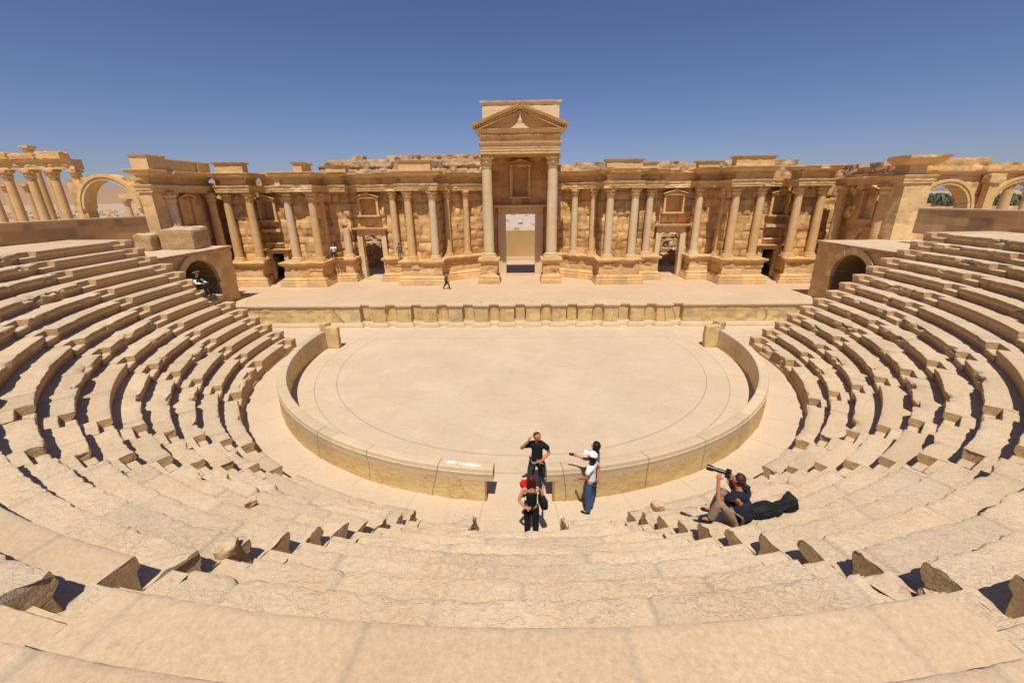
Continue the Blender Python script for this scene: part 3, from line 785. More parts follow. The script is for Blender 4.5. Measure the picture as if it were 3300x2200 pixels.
def erode(seed, a=.03, gap=.25):
    def d(P, s, o, zz):
        n = a * fb(P, 2.6, 5, seed)
        c = max(0, fb(P, .75, 3, seed + 3) - .16) * gap
        if o > -.1: return n - c * (1.2 if zz > 8.9 or zz < 8.4 else .3), (-c * .25 if zz > 9 else 0) + n * .4
        return 0, 0
    return d
def entab(path, seed, kinds='af', par=bld):
    if 'a' in kinds:
        mb = MB(); sweep(mb, path, ARCH, .11, ps=.12, disp=erode(seed)); build('architrave', mb, M['carved'], par)
    if 'f' in kinds:
        mb = MB(); sweep(mb, path, FRIE, .11, ps=.11, disp=erode(seed + 8, .028, .3))
        rs = resample(path, .16); mi = mitres([p for p, s in rs])      # dentils carved below the cornice
        for i, (p, s) in enumerate(rs[1:-1:1]):
            if h1(i, seed) < .15: continue
            q = p + mi[i + 1] * (-.10); mb.box(q.x - .047, q.x + .047, q.y - .049, q.y + .049, 8.76, 8.88)
        build('cornice', mb, M['carved'], par)
for sg in (-1, 1):
    f_ = (lambda p: p) if sg > 0 else mir
    entab(f_(E_), 3.0 + sg, 'af')
    entab(f_(E_d), 5.0 + sg, 'a' if sg > 0 else 'af')
    entab(f_(E_j), 7.0 + sg, 'af')
    entab(f_(E_w), 9.0 + sg, 'a' if sg > 0 else 'af')
# right wing pier carries only a corner piece of cornice
mb = MB(); sweep(mb, [(21.95, 27.1), (21.95, 25.95), (23.2, 25.95), (23.2, 27.1)], [(-.8, 8.373), (-.12, 8.373), (-.14, 8.86), (.15, 8.92), (.42, 9.1), (.52, 9.22), (.55, 9.36), (-.6, 9.38)], .11, ps=.11, disp=erode(12.0, .04, .3))
build('corner_cornice', mb, M['carved'], bld)
# solid masses behind the entablature / wing piers
ash = ashlar(.8, 1.1, 77, g=.02, var=.012)
for sg in (-1, 1):
    mb = MB(); pp = [(21.95, 26.9), (21.95, 25.93), (23.45, 25.93), (23.45, 26.9)]
    wall(mb, pp if sg > 0 else mir(pp), 4.7, 7.92, th=.3, step=.12, ash=ash, amp=.02, seed=sg * 2.0)
    build('wing_pier', mb, M['carved'], bld)

# attic blocks standing on the cornice
AT = [(5.8, 8.3, 30.55, 31.2, 9.72), (8.35, 9.6, 31.7, 32.3, 9.6), (12.35, 13.9, 31.6, 32.2, 9.62), (14.25, 16.85, 30.25, 31.0, 9.8),
      (-15.45, -14.75, 30.4, 31.9, 9.8), (-13.9, -12.35, 31.9, 32.6, 9.68), (-8.3, -6.0, 30.5, 31.2, 9.82), (-20.9, -18.9, 30.5, 31.2, 9.85)]
for i, (a, b, c, d, e) in enumerate(AT):
    mb = MB(); tn = (h1(i, 3) - .5)
    rockbox(mb, ((a + b) / 2, (c + d) / 2, (9.19 + e - .12) / 2 + .01), (b - a - .1, d - c - .06, e - .12 - 9.19), 0, .02, 12, i * 1.3, .02, tone=tn)
    sweep(mb, [(a, d), (a, c), (b, c), (b, d)], [(-.3, e - .118), (.03, e - .118), (.07, e - .05), (.09, e), (-.3, e)], .15, ps=.2, disp=rockdisp(.015, 3, i, .5))
    build('attic_block', mb, M['carved'], bld)
# the left wing keeps its attic course
for i, (y0, y1, e) in enumerate(((25.95, 27.3, 9.98), (27.35, 29.9, 9.84), (29.95, 31.1, 9.84))):
    mb = MB()
    pr = .12 if i != 1 else 0
    mb.box(-22.6, -21.7 + pr, y0, y1, 9.19, e - .1)
    sweep(mb, [(-22.6, y0), (-21.7 + pr, y0), (-21.7 + pr, y1)], [(-.3, e - .098), (.04, e - .098), (.09, e), (-.3, e)], .15, ps=.2, side=1, disp=rockdisp(.012, 3, i, .4))
    build('attic_block', mb, M['carved'], bld)
# rubble back wall rising behind the cornice
def ragged(base, lo, hi, seed):
    def t_(s):
        return base + (h1(math.floor(s / 1.15), seed) > .5) * .28 + lo
    return t_
mb = MB(); wall(mb, [(-15.6, 34.7), (-2.4, 34.7)], 5.6, 10.5, th=.8, step=.13, ash=ashlar(.32, .75, 61, g=.09, var=.06), amp=.06, seed=4.0,
                top=lambda s: 9.75 + min(.55, s * .5) + (.16 if h1(math.floor(s / .9), 5) > .45 else 0))
wall(mb, [(2.4, 34.5), (20.9, 34.5)], 5.6, 10.2, th=.8, step=.13, ash=ashlar(.36, .85, 63, g=.09, var=.06), amp=.06, seed=6.0,
     top=lambda s: 9.62 + (.24 if h1(math.floor(s / 1.0), 7) > .4 else 0))
wall(mb, [(20.9, 33.2), (23.2, 33.2), (23.2, 27.2)], 8.3, 10.0, th=.6, step=.12, ash=ashlar(.36, .85, 65, g=.09, var=.06), amp=.06, seed=8.0, side=1,
     top=lambda s: 9.05 + (.2 if h1(math.floor(s / 1.0), 9) > .4 else 0))
build('rubble_wall', mb, M['rubble'], bld)

# columns
def column_meshes(r, z0, z1, seed, eroded=0.0, seg=20, cap=True, broken=False):
    H = z1 - z0; bh = r * .95; ch = r * 2.1 if cap else 0
    b = MB()
    s2 = r * 1.42
    b.box(-s2, s2, -s2, s2, z0, z0 + bh * .3)
    b.lathe([(r * 1.38, z0 + bh * .3), (r * 1.42, z0 + bh * .42), (r * 1.36, z0 + bh * .55), (r * 1.18, z0 + bh * .6), (r * 1.14, z0 + bh * .68), (r * 1.24, z0 + bh * .76), (r * 1.26, z0 + bh * .86), (r * 1.1, z0 + bh * .95), (r * 1.04, z0 + bh)], seg)
    s = MB(); prof = []; n = 26; zb = z0 + bh; zt = z1 - ch
    for i in range(n + 1):
        u = i / n; prof.append((r * (1.0 - .14 * u ** 1.6), zb + (zt - zb) * u))
    js = [.33 + .1 * h1(seed, 1), .68 + .1 * h1(seed, 2)]
    def mod(a, j, z):
        p = (math.cos(a) * r, math.sin(a) * r, z); k = 1 + .012 * fb(p, 2.5, 3, seed)
        u = (z - zb) / (zt - zb)
        if any(abs(u - q) < .012 for q in js): k -= .035
        if eroded:
            k -= eroded * max(0, fb((math.cos(a), math.sin(a), z * 1.2), 1.3, 4, seed + 3) + .15) * 1.1
        return k
    s.lathe(prof, seg, (0, 0, 0), mod)
    if not broken: s.lathe([(r * .88, zt - r * .1), (r * .97, zt - r * .07), (r * .97, zt - .01), (r * .88, zt)], seg)
    c = MB()
    if cap:
        def m2(a, j, z): return 1 + (.10 if 0 < j < 9 else 0) * abs(math.cos(a * 4 + (PI / 8 * 4 if j > 4 else 0))) * (1 if j in (3, 4, 7, 8) else .35)
        pr = [(r * .86, 0), (r * .92, .12), (r * 1.0, .26), (r * 1.16, .36), (r * .98, .38), (r * 1.02, .5), (r * 1.1, .62), (r * 1.34, .74), (r * 1.12, .77), (r * 1.2, .86)]
        c.lathe([(q[0], zt + .005 + q[1] * ch) for q in pr], 32, (0, 0, 0), m2)
        for k in range(4):        # corner volutes
            a = PI / 4 + k * PI / 2; cx, cy = r * 1.42 * math.cos(a), r * 1.42 * math.sin(a)
            c.ellipsoid((cx, cy, zt + ch * .80), (r * .22, r * .22, r * .2), 8, 6)
        pts = []
        for k in range(4):        # abacus with concave sides
            a = PI / 4 + k * PI / 2; b_ = a + PI / 2
            A = Vector((math.cos(a), math.sin(a))) * r * 1.72; B = Vector((math.cos(b_), math.sin(b_))) * r * 1.72
            for u in (.04, .25, .5, .75, .96):
                p = A.lerp(B, u); p *= 1 - .14 * math.sin(PI * u); pts.append((p.x, p.y))
        c.prism(pts, (zt + ch * .87, z1), 'z')
    return b, s, c
def column(x, y, z0=3.12, z1=7.92, r=.285, mat='shaft', seed=1.0, eroded=0.0, parent=bld, cap=True, label=None, tone=None):
    b, s, c = column_meshes(r, z0, z1, seed, eroded, cap=cap, broken=not cap)
    p = parent; org = ORG[p.name]
    for m_ in (b, s, c):
        for v in m_.v: v.x += x; v.y += y
    so_ = build('column', s, M[mat], parent, smooth=50)
    build('column_base', b, M['carved'] if mat == 'shaft' else M['frame'], so_, smooth=35)
    if cap and c.v: build('capital', c, M['carved'], so_, smooth=35)
    if label: so_['label'] = label
    return so_
ct = [(-21.75, 27.1, 'shaftpale', .31, 0), (-21.75, 30.75, 'shaft', .30, .1), (-20.9, 31.15, 'shaft', .285, 0), (-19.25, 31.05, 'shaft', .285, 0),
      (-16.5, 31.0, 'shaftpale', .285, 0), (-14.75, 31.0, 'shaft', .285, 0), (-14.75, 32.35, 'shaft', .285, 0),
      (-9.45, 32.65, 'shaft', .275, 0), (-7.95, 31.15, 'shaft', .285, .03), (-6.22, 31.15, 'shaftpale', .285, .03), (-5.5, 32.95, 'shaft', .25, .12), (-4.15, 33.65, 'shaft', .25, .1),
      (4.18, 33.65, 'shaftpale', .26, 0), (5.5, 32.95, 'shaft', .26, .1), (6.35, 31.15, 'shaftpale', .285, 0), (8.08, 31.15, 'shaftpale', .285, 0), (9.55, 32.7, 'shaftpale', .285, 0),
      (13.2, 32.8, 'shaftpale', .275, 0), (14.75, 32.2, 'shaft', .26, 0), (14.95, 30.95, 'shaft', .285, 0), (16.65, 30.95, 'shaft', .285, 0),
      (19.3, 31.1, 'shaft', .285, 0), (20.9, 31.15, 'shaft', .285, 0), (22.0, 30.75, 'shaft', .30, 0), (22.0, 27.15, 'shaft', .32, 0)]
for i, (x, y, m_, r_, er) in enumerate(ct):
    z0 = 3.12 if abs(x) < 21.5 or y > 30 else 4.3
    column(x, y, 3.12, 7.92, r_, m_, i * 1.37, er)
column(-13.25, 32.75, 3.12, 5.25, .285, 'shaftpale', 3.3, 0, cap=False, label='broken column stump beside the left door')

# wing sides: aedicule and arch
def aedicule(x, y, z0, z1, wd, par=bld, ang=0, kind='tri', dp=.34):
    """small pedimented niche frame; built facing -Y about (x,y), then turned by ang"""
    mb = MB(); h_ = z1 - z0; hw = wd / 2; ph = wd * .24
    mb.box(-hw - .1, hw + .1, -dp, .05, z0 - .1, z0)                       # sill
    for s_ in (-1, 1):
        xx = s_ * (hw - .07)
        mb.box(xx - .08, xx + .08, -dp * .75, .04, z0 + .003, z1 - ph - .15)      # little pilasters
        mb.box(xx - .12, xx + .12, -dp * .9, .04, z1 - ph - .148, z1 - ph - .06)
    mb.box(-hw - .06, hw + .06, -dp, .05, z1 - ph - .057, z1 - ph)
    if kind == 'tri':
        for s_ in (-1, 1):
            mb.prism([(s_ * (hw + .14), z1 - ph + .003), (s_ * (hw + .14), z1 - ph + .07), (0, z1 + .02), (0, z1 - .08)], (-dp - .07, .05))
        mb.prism([(-hw, z1 - ph + .004), (hw, z1 - ph + .004), (0, z1 - .07)], (-dp * .6, .05))
    M_ = Matrix.Rotation(ang, 3, 'Z')
    mb.v = [M_ @ v + Vector((x, y, 0)) for v in mb.v]
    return build('niche_frame', mb, M['carved'], par, smooth=0)
for sg in (-1, 1):
    aedicule(sg * 11.6, 33.62, 6.2, 7.85, 1.55)
    aedicule(sg * 18.9, 32.67, 5.95, 7.75, 1.3)
    aedicule(sg * 22.7 + (.3 if sg < 0 else 0), 28.95, 5.8, 7.85, 1.3, ang=sg * -PI / 2)
    mb = MB()
    mb.box(*sorted((sg * 18.15, sg * 19.55)), 32.35, 32.7, 5.1, 5.3); mb.box(*sorted((sg * 18.2, sg * 19.5)), 32.5, 32.72, 4.2, 4.3)
    build('window_sill', mb, M['frame'], bld, smooth=0)
    mb = MB(); arch_ring(mb, 28.7, 4.3, .75, 1.05, sg * 22.55 + (.3 if sg < 0 else 0), sg * 22.9, 13, seed=4)
    build('blind_arch', mb, M['carved'], bld)

# doors: stone frames
def doorframe(xc, y, w_, z0, zh, jw=.32, dep=.16, lint=.42, proj=.12, mat='frame', lw=.2):
    mb = MB(); hw = w_ / 2
    for s_ in (-1, 1):
        a, b = sorted((s_ * hw, s_ * (hw + jw)))
        mb.box(xc + a, xc + b, y - proj, y + dep, z0, zh - .002)
        a, b = sorted((s_ * (hw + jw * .55), s_ * (hw + jw + .04)))
        mb.box(xc + a, xc + b, y - proj - .05, y - proj + .2, z0, zh - .004)
    f1 = build('door_frame', mb, M[mat], bld, smooth=0)
    mb = MB()
    mb.box(xc - hw - jw - .02, xc + hw + jw + .02, y - proj - .01, y + dep, zh, zh + lint)
    pr = [(-.15, zh + lint + .002), (-.15, zh + lint + lw), (.30, zh + lint + lw), (.28, zh + lint + lw * .5), (.08, zh + lint + .002)]
    sweep(mb, [(xc - hw - jw - lw * .3, y + .3), (xc - hw - jw - lw * .3, y - proj), (xc + hw + jw + lw * .3, y - proj), (xc + hw + jw + lw * .3, y + .3)], pr, .15, ps=.15, disp=rockdisp(.02, 3, xc, .5))
    build('lintel', mb, M['carved'], f1, smooth=40)
    mb = MB(); mb.box(xc - hw + .01, xc + hw - .01, y - .5, y + 1.4, z0 + .006, z0 + .05)
    build('threshold', mb, M['rowsmooth'], f1, smooth=0)
doorframe(11.6, 33.55, 1.5, 1.34, 4.7, .34)
doorframe(-11.6, 33.55, 1.5, 1.34, 4.66, .34)
doorframe(18.8, 32.6, 1.02, 1.34, 3.47, .33, lint=.22, lw=.14)
doorframe(-18.8, 32.6, 1.02, 1.34, 3.47, .33, lint=.22, lw=.14)
doorframe(.03, 34.72, 2.34, 1.34, 6.12, .58, dep=.45, lint=.5, proj=.16, lw=.18)

# central porch
mb = MB()
wall(mb, [(-2.42, 34.75), (2.42, 34.75)], 1.3, 10.2, th=.7, step=.13, openings=[(2.42 - 1.2, 2.42 + 1.24, 1.2, 6.12), (2.42 - .52, 2.42 + .52, 7.5, 9.55)], ash=ashlar(.62, 1.5, 71, g=.02, var=.01), amp=.015, seed=5.5)
mb.box(-2.42, -2.12, 33.6, 34.7, 3.1, 10.15); mb.box(2.12, 2.42, 33.6, 34.7, 3.1, 10.15)
mb.box(-.7, .7, 35.1, 35.3, 7.3, 9.7)
build('porch_wall', mb, M['facade'], bld)
aedicule(0.02, 34.72, 7.4, 10.1, 1.55, kind='tri', dp=.45)
for sg in (-1, 1):
    x0 = sg * 2.29; path = [(x0 - .62, 32.1), (x0 - .62, 30.75), (x0 + .62, 30.75), (x0 + .62, 32.1)]
    mb = MB(); sweep(mb, path, [(-.55, PB), (-.55, 3.16), (.16, 3.16), (.17, 3.04), (.08, 2.94), (0, 2.86), (0, 2.05), (.05, 1.98), (.13, 1.86), (.12, 1.74), (.17, 1.62), (.17, PB)], .11, ps=.1,
              disp=lambda P, s, o, zz: (.02 * fb(P, 3, 4, 2) - (max(0, fb(P, 1.8, 3, 1 + sg)) * .16 if 1.9 < zz < 2.8 else 0), 0))
    build('pedestal', mb, M['podium'], bld)
    column(x0, 31.35, 3.17, 10.17, .39, 'shaftpale', sg * 4.0)
RP = [(-2.62, 35.3), (-2.62, 30.75), (2.68, 30.75), (2.68, 35.3)]
mb = MB(); sweep(mb, RP, [(-.7, 10.17), (0, 10.17), (0, 10.33), (.03, 10.34), (.03, 10.5), (.06, 10.51), (.06, 10.66), (.16, 10.78), (.17, 10.9), (-.7, 10.9)], .2, ps=.12, disp=rockdisp(.01, 3, 1, .3)); build('porch_architrave', mb, M['carved'], bld)
mb = MB(); sweep(mb, RP, [(-.7, 10.903), (0.02, 10.903), (.0, 11.15), (.06, 11.2), (.06, 11.34), (.10, 11.36), (.22, 11.42), (.34, 11.56), (.38, 11.66), (-.7, 11.68)], .1, ps=.09, disp=rockdisp(.03, 3.5, 4, .3, chip=.12, cf=1.6))
for i in range(34):
    x = -2.6 + i * .157; mb.box(x, x + .085, 30.55, 30.72, 11.23, 11.33)
build('porch_cornice', mb, M['carved'], bld)
mb = MB(); mb.box(-2.0, 2.05, 31.4, 35.3, 10.2, 10.4); build('porch_ceiling', mb, M['facade'], bld, smooth=0)
# pediment
mb = MB(); mb.prism([(-2.72, 11.685), (2.78, 11.685), (.03, 12.80)], (30.95, 31.5)); ped = build('pediment', mb, M['facade'], bld, smooth=0)
for s_ in (-1, 1):
    mb = MB()
    a = Vector((.03 + s_ * 3.12, 11.70)); b = Vector((.03, 12.86)); n = 40; d = (b - a).normalized(); nn = Vector((-d.y, d.x)) if (Vector((-d.y, d.x)).y > 0) else Vector((d.y, -d.x))
    prof = [(0, 31.4), (0, 30.8), (.05, 30.72), (.06, 30.5), (.11, 30.45), (.16, 30.36), (.24, 30.33), (.25, 31.4)]
    vs = []; fs = []
    for i in range(n + 1):
        c = a.lerp(b, i / n)
        for (u, y) in prof:
            dd = .02 * fb((c.x, y, c.y + u), 3, 4, s_); vs.append((c.x + nn.x * u, y - dd, c.y + (u if i == n else nn.y * u) + dd * .5))
    m_ = len(prof)
    for i in range(n):
        for j in range(m_): k = (j + 1) % m_; fs.append((i * m_ + j, i * m_ + k, (i + 1) * m_ + k, (i + 1) * m_ + j))
    fs.append(tuple(range(m_))); fs.append(tuple(n * m_ + j for j in range(m_)))
    mb.add(vs, fs)
    for i in range(1, 19):          # modillions under the slope
        c = a.lerp(b, i / 19.5); mb.box(c.x - .045, c.x + .045, 30.5, 30.8, c.y - .07, c.y + .035)
    build('raking_cornice', mb, M['carved'], ped, smooth=35)
mb = MB(); mb.prism([(.03 - .62, 11.70), (.03 + .62, 11.70), (.03 + .36, 11.86), (.03 + .2, 12.0), (.03 - .2, 12.0), (.03 - .36, 11.86)], (30.68, 31.0))
mb.ellipsoid((.03, 30.85, 12.18), (.2, .14, .24), 14, 10); mb.ellipsoid((.03, 30.86, 12.4), (.09, .09, .12), 10, 6)
build('carved_relief', mb, M['frame'], ped, smooth=50)
mb = MB(); rockbox(mb, (.08, 32.6, 12.45), (5.2, 2.0, 1.5), 0, .02, 22, 2.0, .02)
sweep(mb, [(-2.55, 33.6), (-2.55, 31.6), (2.72, 31.6), (2.72, 33.6)], [(-.4, 13.22), (.0, 13.22), (.04, 13.3), (.09, 13.36), (.1, 13.46), (-.4, 13.46)], .12, ps=.12, disp=rockdisp(.02, 3, 1, .5, chip=.1))
mb.box(-2.3, 2.5, 31.95, 33.4, 13.1, 13.45)
build('porch_attic', mb, M['frame'], bld)

# rooms and walls seen through the doors
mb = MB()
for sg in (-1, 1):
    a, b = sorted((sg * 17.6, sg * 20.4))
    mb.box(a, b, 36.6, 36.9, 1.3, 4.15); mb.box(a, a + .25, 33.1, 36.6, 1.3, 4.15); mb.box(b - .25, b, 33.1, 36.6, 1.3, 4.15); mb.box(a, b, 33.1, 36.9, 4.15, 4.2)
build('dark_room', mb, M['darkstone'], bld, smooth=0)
t = thing('back_wall', 'plain tan wall seen through the tall central doorway', 'wall', (0, 43, 1.3))
mb = MB(); wall(mb, [(-3.6, 43), (3.6, 43)], 1.3, 4.22, th=.6, step=.3, amp=.01, seed=1.0); build('wall_face', mb, M['plaster'], t)
mb = MB(); mb.box(-3.6, 3.6, 42.5, 42.97, 1.36, 1.56); mb.box(-3.6, 3.6, 42.7, 42.975, 1.563, 1.7); build('base_moulding', mb, M['coping'], t)
for sg in (-1, 1):
    mb = MB(); x0, x1 = sorted((sg * 10.2, sg * 16.4))
    wall(mb, [(x0, 38.8), (x1 + sg * 0, 38.8)], 1.3, 5.2, th=.7, step=.12, ash=ashlar(.42, .7, 91 + sg, g=.12, var=.1), amp=.14, f=1.6, seed=sg * 4.0, top=lambda s: 4.75 + .5 * fb((s, 0, 0), .8, 3, 2))
    tag(build('rubble_back_wall', mb, M['rubble'], root=(sg * 12, 38.8, 1.3)), 'rough rubble wall seen through the %s side door of the stage building' % ('right' if sg > 0 else 'left'), 'wall', 'rubble walls behind the side doors')

# ---------------------------------------------------------------- ruins beyond, right: wall with two arches
t = thing('arcade', 'ruined masonry wall with two tall arches standing behind the right terrace wall', 'ruined wall', (36, 36, 5))
AC = [(33.75, 6.0, 1.95), (39.5, 6.0, 2.12)]
mb = MB()
def hole(s, z_):
    x = 30 + s
    return any((abs(x - cx) < r_ + .03 and z_ < cz) or math.hypot(x - cx, z_ - cz) < r_ + .03 for cx, cz, r_ in AC)
wall(mb, [(30, 36), (47, 36)], 3.5, 9.9, th=1.1, step=.14, hole=hole, ash=ashlar(.55, 1.3, 81, g=.05, var=.05), amp=.05, seed=3.0,
     top=lambda s: 9.86 if s < 6.6 else (9.45 if s < 9.8 else 8.9))
build('masonry', mb, M['facade'], t)
for cx, cz, r_ in AC:
    for (a_, b_, y_) in ((r_, r_ + .22, 35.85), (r_ + .22, r_ + .42, 35.78)):
        mb = MB(); n = 20
        for i in range(n):
            a0, a1 = PI * i / n, PI * (i + 1) / n
            mb.prism([(cx + r * math.cos(a), cz + r * math.sin(a)) for r, a in ((a_, a0), (b_, a0), (b_, a1), (a_, a1))], (y_, 36.9), 'y')
        build('arch', mb, M['carved'], t, smooth=30)
mb = MB(); sweep(mb, [(30, 35.9), (47, 35.9)], [(-.5, 8.7), (0, 8.7), (.06, 8.8), (.28, 8.9), (.3, 9.0), (-.5, 9.0)], .14, ps=.14, disp=rockdisp(.04, 2, 1, .4, chip=.15))
build('cornice', mb, M['carved'], t)
mb = MB()
for sg, x in ((1, 36.75),):
    mb.box(x - .35, x + .35, 35.4, 35.95, 3.5, 8.0); rockbox(mb, (x, 35.6, 8.35), (1.2, .7, .66), 0, .05, 8, 2, .1)
build('pier', mb, M['carved'], t)
# column and palms seen through the right-hand arches
def far_column(x, y, z0, z1, r, label, seed, grp, mat='shaft'):
    rt = thing('ruin_column', label, 'column', (x, y, z0), grp)
    b, s, c = column_meshes(r, z0, z1, seed, .04)
    for m_ in (b, s, c):
        for v in m_.v: v.x += x; v.y += y
    build('shaft', s, M[mat], rt, smooth=50); build('base', b, M['carved'], rt, smooth=35); build('capital', c, M['carved'], rt, smooth=35)
    return rt
far_column(45.0, 42, 0, 8.6, .42, 'thick column seen through the far right arch, beside its left edge', 2.0, 'columns beyond the ruined walls')
far_column(51.4, 46, 0, 7.6, .42, 'column standing under the far right arch at the edge of the photo', 3.0, 'columns beyond the ruined walls')
t = thing('low_ruin', 'low broken stone wall seen through the right arches', 'ruined wall', (50, 60, 0))
mb = MB(); wall(mb, [(40, 62), (80, 56)], 0, 6.3, th=1, step=.4, ash=ashlar(.6, 1.5, 3, g=.1, var=.08), amp=.15, seed=2, top=lambda s: 5.0 + 1.1 * (h1(math.floor(s / 3), 2))); build('masonry', mb, M['facade'], t)
# far palm grove: one mass of dusty foliage
mb = MB(); random.seed(11)
for i in range(520):
    a = R(36 + 20 * random.random()); D = 190 + random.random() * 150
    x, y = D * math.sin(a), D * math.cos(a); hh = 4.3 + random.random() * 1.7
    palm = random.random() < .3
    mb.tube([(x, y, 0), (x + .2, y, hh)], [.22, .14], 5)
    for j in range(16 if palm else 34):
        b = random.random() * 2 * PI
        if palm:
            L = 1.8 + random.random() * 1.1; dr = random.random()
            p0 = Vector((x + .2, y, hh)); p1 = p0 + Vector((math.cos(b) * L * .6, math.sin(b) * L * .6, .7 - dr)); p2 = p0 + Vector((math.cos(b) * L, math.sin(b) * L, -.7 - dr * 1.4))
            wv = Vector((-math.sin(b), math.cos(b), 0)) * .35
        else:
            rr_ = 2.4 * random.random() ** .5; p0 = Vector((x + rr_ * math.cos(b), y + rr_ * math.sin(b), hh * (.25 + .68 * random.random())))
            d1 = Vector((random.random() - .5, random.random() - .5, random.random() - .3)); p1 = p0 + d1 * 1.1; p2 = p0 + d1 * 1.6 + Vector((.3, 0, -.4)); wv = Vector((random.random() - .5, random.random() - .5, random.random() - .5)) * 1.1
        mb.add([p0, p1 + wv, p2, p1 - wv], [(0, 1, 2, 3)])
tag(build('palm_grove', mb, M['leaf'], smooth=0, root=(170, 190, 0)), 'far band of dusty green palms on the horizon seen through the right arch', 'palms', kind='stuff')

# ---------------------------------------------------------------- ruins beyond, left: colonnade, arch
t = thing('colonnade', 'tall ruined colonnade carrying a broken entablature beyond the left terrace wall', 'colonnade', (-44, 40, 0))
def CX(px, y=40): return px
cols = [(-46.6, 40, 10.2, .38), (-44.55, 40.1, 10.2, .39), (-42.45, 40.2, 10.2, .38), (-40.45, 40.3, 10.15, .35), (-48.6, 40, 10.2, .38), (-50.6, 40, 10.2, .38)]
for i, (x, y, zt, r_) in enumerate(cols):
    b, s, c = column_meshes(r_, 0, zt, i * 2.1, .05)
    for m_ in (b, s, c):
        for v in m_.v: v.x += x; v.y += y
    so_ = build('column', s, M['shaft'], t, smooth=50); build('column_base', b, M['carved'], so_); build('capital', c, M['carved'], so_, smooth=35)
mb = MB(); sweep(mb, [(-52, 39.9), (-40.0, 39.9)], [(-.9, 10.2), (0, 10.2), (0, 10.5), (.05, 10.52), (.06, 10.8), (.2, 10.9), (.3, 11.02), (-.9, 11.05)], .2, ps=.15, disp=rockdisp(.07, 1.6, 3, .6, chip=.3))
build('entablature', mb, M['carved'], t)
mb = MB()
for i, (a, b, h_) in enumerate(((-52, -48.7, .55), (-48.6, -45.9, .6), (-45.8, -43.4, .5), (-43.3, -41.0, .62))):
    rockbox(mb, ((a + b) / 2, 40.35, 11.06 + h_ / 2), (b - a, 1.0, h_), 0, .09, 10, i, .12)
build('upper_course', mb, M['facade'], t)
for (x, y, z1, r_, lb) in ((-51.3, 48, 10.7, .28, 'slender column behind the left colonnade, beside its third column from the right'), (-51.9, 46, 9.2, .34, 'short column with its own beam behind the left colonnade'),
                       (-54.2, 46, 9.2, .34, 'column behind the left colonnade at the very edge of the photo'), (-53.6, 49, 13.2, .42, 'tall lone column whose capital rises above the left colonnade')):
    far_column(x, y, 0, z1, r_, lb, x, 'columns beyond the ruined walls')
t = thing('street_arch', 'wide ruined stone arch between the left colonnade and the stage building', 'arch', (-36, 38, 0))
ax_, az_, ar_ = -36.0, 6.84, 2.34
mb = MB()
wall(mb, [(-39.4, 38.2), (-31.0, 38.2)], 0, 10.0, th=.9, step=.15, hole=lambda s, z_: (abs(-39.4 + s - ax_) < ar_ and z_ < az_) or math.hypot(-39.4 + s - ax_, z_ - az_) < ar_ + .05,
     ash=ashlar(.6, 1.2, 21, g=.05, var=.05), amp=.05, seed=1.0, top=lambda s: 9.2 if s < 1.3 else (9.45 if s < 6.1 else 9.7))
build('masonry', mb, M['facade'], t)
for (a_, b_, y_) in ((ar_ - .02, ar_ + .22, 38.0), (ar_ + .22, ar_ + .48, 37.92)):
    mb = MB(); n = 22
    for i in range(n):
        a0, a1 = PI * i / n, PI * (i + 1) / n
        mb.prism([(ax_ + r * math.cos(a), az_ + r * math.sin(a)) for r, a in ((a_, a0), (b_, a0), (b_, a1), (a_, a1))], (y_, 39.2), 'y')
    build('arch', mb, M['carved'], t, smooth=30)
# things seen through the arch
t = thing('ruined_frame', 'two ruined columns joined by a lintel seen through the wide left arch', 'ruin', (-66, 75, 0))
for x in (-68.0, -60.5):
    mb = MB(); b, s, c = column_meshes(.5, 0, 7.7, x, .05)
    for m_ in (b, s, c):
        for v in m_.v: v.x += x; v.y += 75
    so_ = build('column', s, M['shaft'], t); build('capital', c, M['carved'], so_)
mb = MB(); mb.box(-68.6, -59.9, 74.4, 75.5, 7.7, 8.6); build('lintel', mb, M['carved'], t)
for (x, y, sx, sz, lb) in ((-55.0, 75, 2.6, 3.4, 'broad broken pier seen through the wide left arch, at its right'), (-68.5, 68, 1.6, 3.0, 'narrow broken pier seen through the wide left arch, at its left'), (-59, 85, 1.2, 2.6, 'slim broken pier in the middle of the view through the wide left arch')):
    mb = MB(); rockbox(mb, (x, y, sz / 2), (sx, 1.4, sz), .2, .2, 8, x, .1)
    tag(build('broken_pier', mb, M['facade'], root=(x, y, 0)), lb, 'ruin', 'broken piers beyond the left arch')
random.seed(5); mb = MB()
for i in range(1100):
    a = R(-62 + 34 * random.random()); D = 60 + 420 * random.random() ** 1.2
    s_ = .5 + random.random() * 1.1
    rockbox(mb, (D * math.sin(a), D * math.cos(a), s_ * .3), (s_ * (1 + random.random()), s_, s_ * .8), random.random() * 3, .15, 2, i, .1, tone=random.random() - .5)
for i in range(90):
    a = R(-3 + 6 * random.random()); D = 80 + 260 * random.random()
    s_ = .2 + random.random() ** 3 * .9
    rockbox(mb, (D * math.sin(a), D * math.cos(a), s_ * .3), (s_ * (1 + random.random()), s_, s_ * .6), random.random() * 3, .15, 2, i, .1, tone=-random.random())
tag(build('scattered_stones', mb, M['rubble'], root=(-60, 90, 0), smooth=20), 'field of scattered stones on the plain beyond the ruins', 'stones', kind='stuff')
# few stones on the stage
mb = MB()
for (x, y) in ((-11.7, 29.9), (-11.2, 30.1), (-11.45, 29.6)): rockbox(mb, (x, y, 1.4), (.2, .16, .12), .4, .04, 4, x, .2)
tag(build('pebbles', mb, M['frame'], root=(-11.5, 29.9, 1.35)), 'few pale loose stones on the stage in front of the left side door', 'stones')

